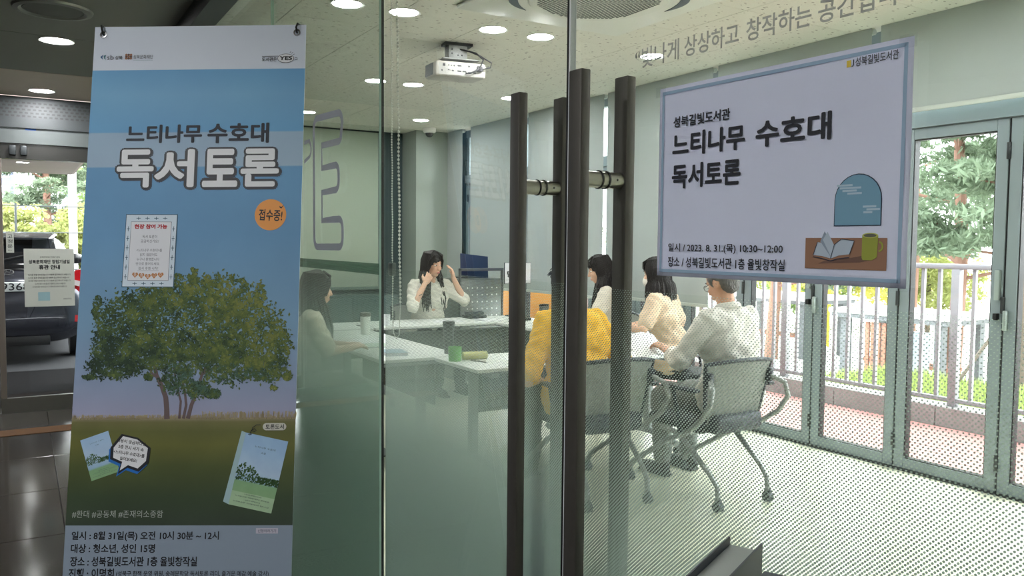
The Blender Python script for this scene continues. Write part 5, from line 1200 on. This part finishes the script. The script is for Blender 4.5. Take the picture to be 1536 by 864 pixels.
    # face features
    eye_w = mat('eye_white', (232, 228, 222), .3); iris = mat('iris_dark', (40, 26, 20), .2); lip = mat('lips', (186, 104, 100), .5); brow = mat('brow', (52, 40, 36), .8)
    for s in (-1, 1):
        MB().ell(H((.0735, s * .031, .004)), (.010, .0135, .0062), HR, 12, 8).obj('eye', eye_w, p, True); MB().ell(H((.0818, s * .031, .004)), (.0035, .0058, .0056), HR, 10, 8).obj('iris', iris, p, True)
        MB().tube([H((.0835, s * .016, .027)), H((.085, s * .032, .031)), H((.073, s * .050, .025))], [.0028, .0034, .0018], 6).obj('eyebrow', brow, p, True)
    MB().ell(H((.089, 0, -.0625)), (.0065, .020, .0045), HR, 12, 8).obj('upper_lip', lip, p, True); MB().ell(H((.0865, 0, -.0715)), (.0065, .017, .005), HR, 12, 8).obj('lower_lip', lip, p, True)
    # hair: fitted cap, then many tapered locks
    b = MB(); rs = np.random.RandomState(abs(hash(label)) % 1000 if False else len(label))
    if hair == 'short':
        b.ell(H((-.018, 0, .045)), (.096, .084, .092), HR, 20, 14); b.ell(H((-.055, 0, -.01)), (.056, .072, .075), HR, 16, 12); b.ell(H((.055, 0, .088)), (.04, .06, .03), HR, 14, 10)
        for s in (-1, 1): b.ell(H((.012, s * .066, .02)), (.022, .018, .045), HR, 10, 8)
        o = remesh('hair', b, hm, p, .006, 2, .0018, 60)
        b = MB()
        for i in range(150):
            a = rs.rand() * 2 * PI; e = rs.rand() * 1.1; v = Vector((-.018 + .097 * math.sin(e) * math.cos(a), .085 * math.sin(e) * math.sin(a), .045 + .093 * math.cos(e))); dd = Vector((.35 + .3 * rs.rand(), math.sin(a) * .5, -.12)).normalized() * .035 if v.x > -.02 else Vector((-.2, math.sin(a) * .25, -1)).normalized() * .035
            b.tube([H(v), H(v + dd * .5 + Vector((0, 0, .004))), H(v + dd)], [.005, .004, .001], 5)
        b.obj('hair_locks', hm, o, True)
    else:
        b.ell(H((-.016, 0, .040)), (.100, .087, .096), HR, 20, 14); b.ell(H((-.055, 0, -.02)), (.060, .080, .10), HR, 16, 12)
        o = remesh('hair', b, hm, p, .007, 2, .001, 40)
        b = MB(); ln = {'long': .36, 'bob': .20, 'mid': .26, 'straight': .33}[hair]; wav = .016 if hair == 'long' else .003
        for i in range(210):
            t = rs.rand(); az = R(62 + 236 * t); s = math.sin(az); cz = math.cos(az)   # azimuth around head, leaving the face open
            rt_ = H((-.016 + .03 * rs.rand(), .02 * (rs.rand() - .5), .135 - .004)); m1 = H((-.016 + .103 * cz * .80, .088 * s * .84, .105)); m2 = H((-.016 + .104 * cz, .090 * s, .035)); m3 = H((-.022 + .098 * cz, .088 * s, -.055))
            gnd = m3 + Vector((.02 * rs.randn() * .4, .01 * rs.randn(), 0)); L2 = ln * (.8 + .3 * rs.rand()); ph = rs.rand() * 6
            fwd = .05 if (hair in ('long', 'straight') and abs(s) > .75) else -.01
            pts = [rt_, m1, m2, m3]; out_ = Vector((gnd - (hc + Vector((0, 0, gnd.z - hc.z))))).normalized() if True else 0
            for q in range(1, 6):
                f_ = q / 5; w_ = wav * math.sin(f_ * 9 + ph) * f_ + .006 * math.sin(f_ * PI); pts.append(gnd + Vector((fwd * f_ + out_.x * (.02 * f_ + w_), out_.y * (.022 * f_ + w_), -L2 * f_)))
            b.tube(pts, [.010, .013, .013, .012, .012, .011, .010, .008, .003], 5)
        if hair in ('bob', 'straight'):   # fringe
            for i in range(34):
                s = -1 + 2 * i / 33; b.tube([H((.03, s * .02, .128)), H((.078, s * .042, .098)), H((.092 - .02 * s * s, s * .062, .055)), H((.088 - .03 * s * s, s * .068, .034))], [.008, .008, .007, .002], 5)
        else:
            for i in range(26):
                s = 1 if i % 2 else -1; u_ = (i // 2) / 12; b.tube([H((.035, s * .006, .130)), H((.074, s * (.03 + .02 * u_), .100)), H((.070 - .03 * u_, s * (.066 + .012 * u_), .045)), H((.045 - .03 * u_, s * .084, -.04))], [.007, .009, .009, .006], 5)
        b.obj('hair_locks', hm, o, True)
    return p, H, HR, T
cloth = lambda n, c, **k: mat(n, c, .85, bump=(30, .35), spec=.2, **k)
# woman in white, both hands raised
p1, H1, HR1, T1 = person('woman in white blouse with long dark hair, both hands raised, at the far table', -7.60, 2.64, 4, 1.05, lean=6, head=(14, 8, 2), top=cloth('white_blouse', (226, 224, 212), trans=.1), sleeve=1.05, hair='long', chest=1.05,
    R_el=(.22, -.27, .82), R_wr=(.19, -.13, 1.03), R_dir=(-.05, .45, .6), R_n=(1, -.3, 0), L_el=(.20, .30, .86), L_wr=(.18, .19, 1.08), L_dir=(-.1, -.15, 1), L_n=(.5, .9, 0), curl=.45)
MB().tube([Vector((.205, -.20, .93)) + Vector((.032 * math.cos(t), .03 * math.sin(t), .012 * math.sin(t))) for t in [i * PI / 8 for i in range(17)]], .004, 6).obj('hair_band_on_wrist', mat('band_brown', (80, 52, 44), .6), p1, True)
# woman left, in profile, hands on the table
p2, H2, HR2, T2 = person('long-haired woman in pale top at left, seen in profile with hands on the table', -5.46, .68, 84, .97, lean=9, head=(2, 4, 0), top=cloth('pale_beige_top', (196, 188, 170)), sleeve=.9, hair='long', R_el=(.16, -.24, .80), R_wr=(.36, -.12, .80), R_dir=(.9, .5, .1), L_el=(.14, .25, .80), L_wr=(.36, .02, .80), L_dir=(.9, -.2, .1), curl=.4)
# woman in pale blouse between the right-hand bars
p3, H3, HR3, T3 = person('woman in pale collared blouse seen between the two right handle bars', -5.96, 3.76, 234, 1.04, lean=8, head=(0, 14, 0), top=cloth('cream_blouse', (214, 206, 192)), sleeve=.7, hair='straight', R_el=(.14, -.26, .80), R_wr=(.34, -.08, .84), R_dir=(.6, .6, .2), L_el=(.16, .26, .80), L_wr=(.36, .10, .79), collar=True)
# woman with mask
p4, H4, HR4, T4 = person('woman in beige top wearing a white face mask, dark shoulder-length hair', -4.98, 3.60, 207, 1.04, lean=10, head=(-6, 6, 0), top=cloth('beige_blouse', (206, 182, 158)), sleeve=.8, hair='bob', R_el=(.14, -.28, .80), R_wr=(.36, -.14, .785), L_el=(.12, .29, .80), L_wr=(.36, .20, .785), chest=1.05)
b = MB(); b.ell(H4((.062, 0, -.055)), (.048, .058, .052), HR4, 20, 14); o = b.obj('face_mask', mat('mask_white', (222, 218, 208), .8, bump=(60, .2, 'wave')), p4, True)
for s in (-1, 1): MB().tube([H4((.05, s * .055, -.035)), H4((.02, s * .074, -.005)), H4((-.005, s * .082, .01))], .0016, 6).obj('mask_loop', white_pl, o)
MB().tube([T4((.10, -.05, 1.05)), T4((.125, -.055, .98)), T4((.13, -.05, .90))], [.012, .014, .005], 8).obj('hair_strand', hair_b, p4, True)
# grey-haired man reading
p5, H5, HR5, T5 = person('grey-haired man in light shirt and glasses reading a booklet, back to us', -3.56, 2.80, 186, 1.04, lean=4, head=(2, 24, 0), top=cloth('light_grey_shirt', (204, 200, 194)), sleeve=1.45, hair='short', hair_m=hair_g, legs=trou_g, sk=skin2, male=True, collar=True, chest=1.14,
    R_el=(.10, -.29, .78), R_wr=(.33, -.12, .80), R_dir=(.9, .35, .25), L_el=(.14, .30, .77), L_wr=(.38, .16, .80), L_dir=(.9, -.15, .3), curl=.7)
gl = MB()
for s in (-1, 1):
    gl.tube([H5((.092, s * .033 + .022 * math.cos(t), .0 + .018 * math.sin(t))) for t in [i * PI / 10 for i in range(21)]], .0016, 6, caps=False); gl.tube([H5((.090, s * .055, .004)), H5((.04, s * .076, .004)), H5((-.006, s * .080, .0)), H5((-.02, s * .079, -.012))], .0016, 6)
gl.tube([H5((.094, -.011, .002)), H5((.094, .011, .002))], .0016, 6); gl.obj('glasses', mat('glasses_frame', (60, 58, 60), .3, .5), p5, True)
bk_ = root('booklet', 'open white and dark booklet held by the grey-haired man', 'booklet', (-4.08, 2.58, .855), R(184)); 
MB().box((-.10, -.14, 0), (.10, .0, .002), Matrix.Rotation(R(-40), 4, 'Y') @ Matrix.Rotation(R(14), 4, 'X')).obj('left_leaf', paper, bk_)
MB().box((-.10, .0, 0), (.10, .14, .002), Matrix.Rotation(R(-40), 4, 'Y') @ Matrix.Rotation(R(-14), 4, 'X')).obj('right_leaf', paper, bk_)
MB().box((-.101, -.141, -.003), (.101, .0, -.001), Matrix.Rotation(R(-40), 4, 'Y') @ Matrix.Rotation(R(14), 4, 'X')).obj('cover', mat('cover_dark', (70, 74, 80), .5), bk_)
# person in yellow
yel = cloth('yellow_shirt', (236, 186, 70))
p6, H6, HR6, T6 = person('person in yellow shirt seen from behind between the door handle bars', -3.97, 1.97, 172, 1.04, lean=18, head=(0, 24, 0), top=yel, sleeve=.9, hair='short', chest=1.2, R_el=(.03, -.33, .68), R_wr=(.25, -.18, .62), L_el=(.03, .33, .66), L_wr=(.25, .16, .62))
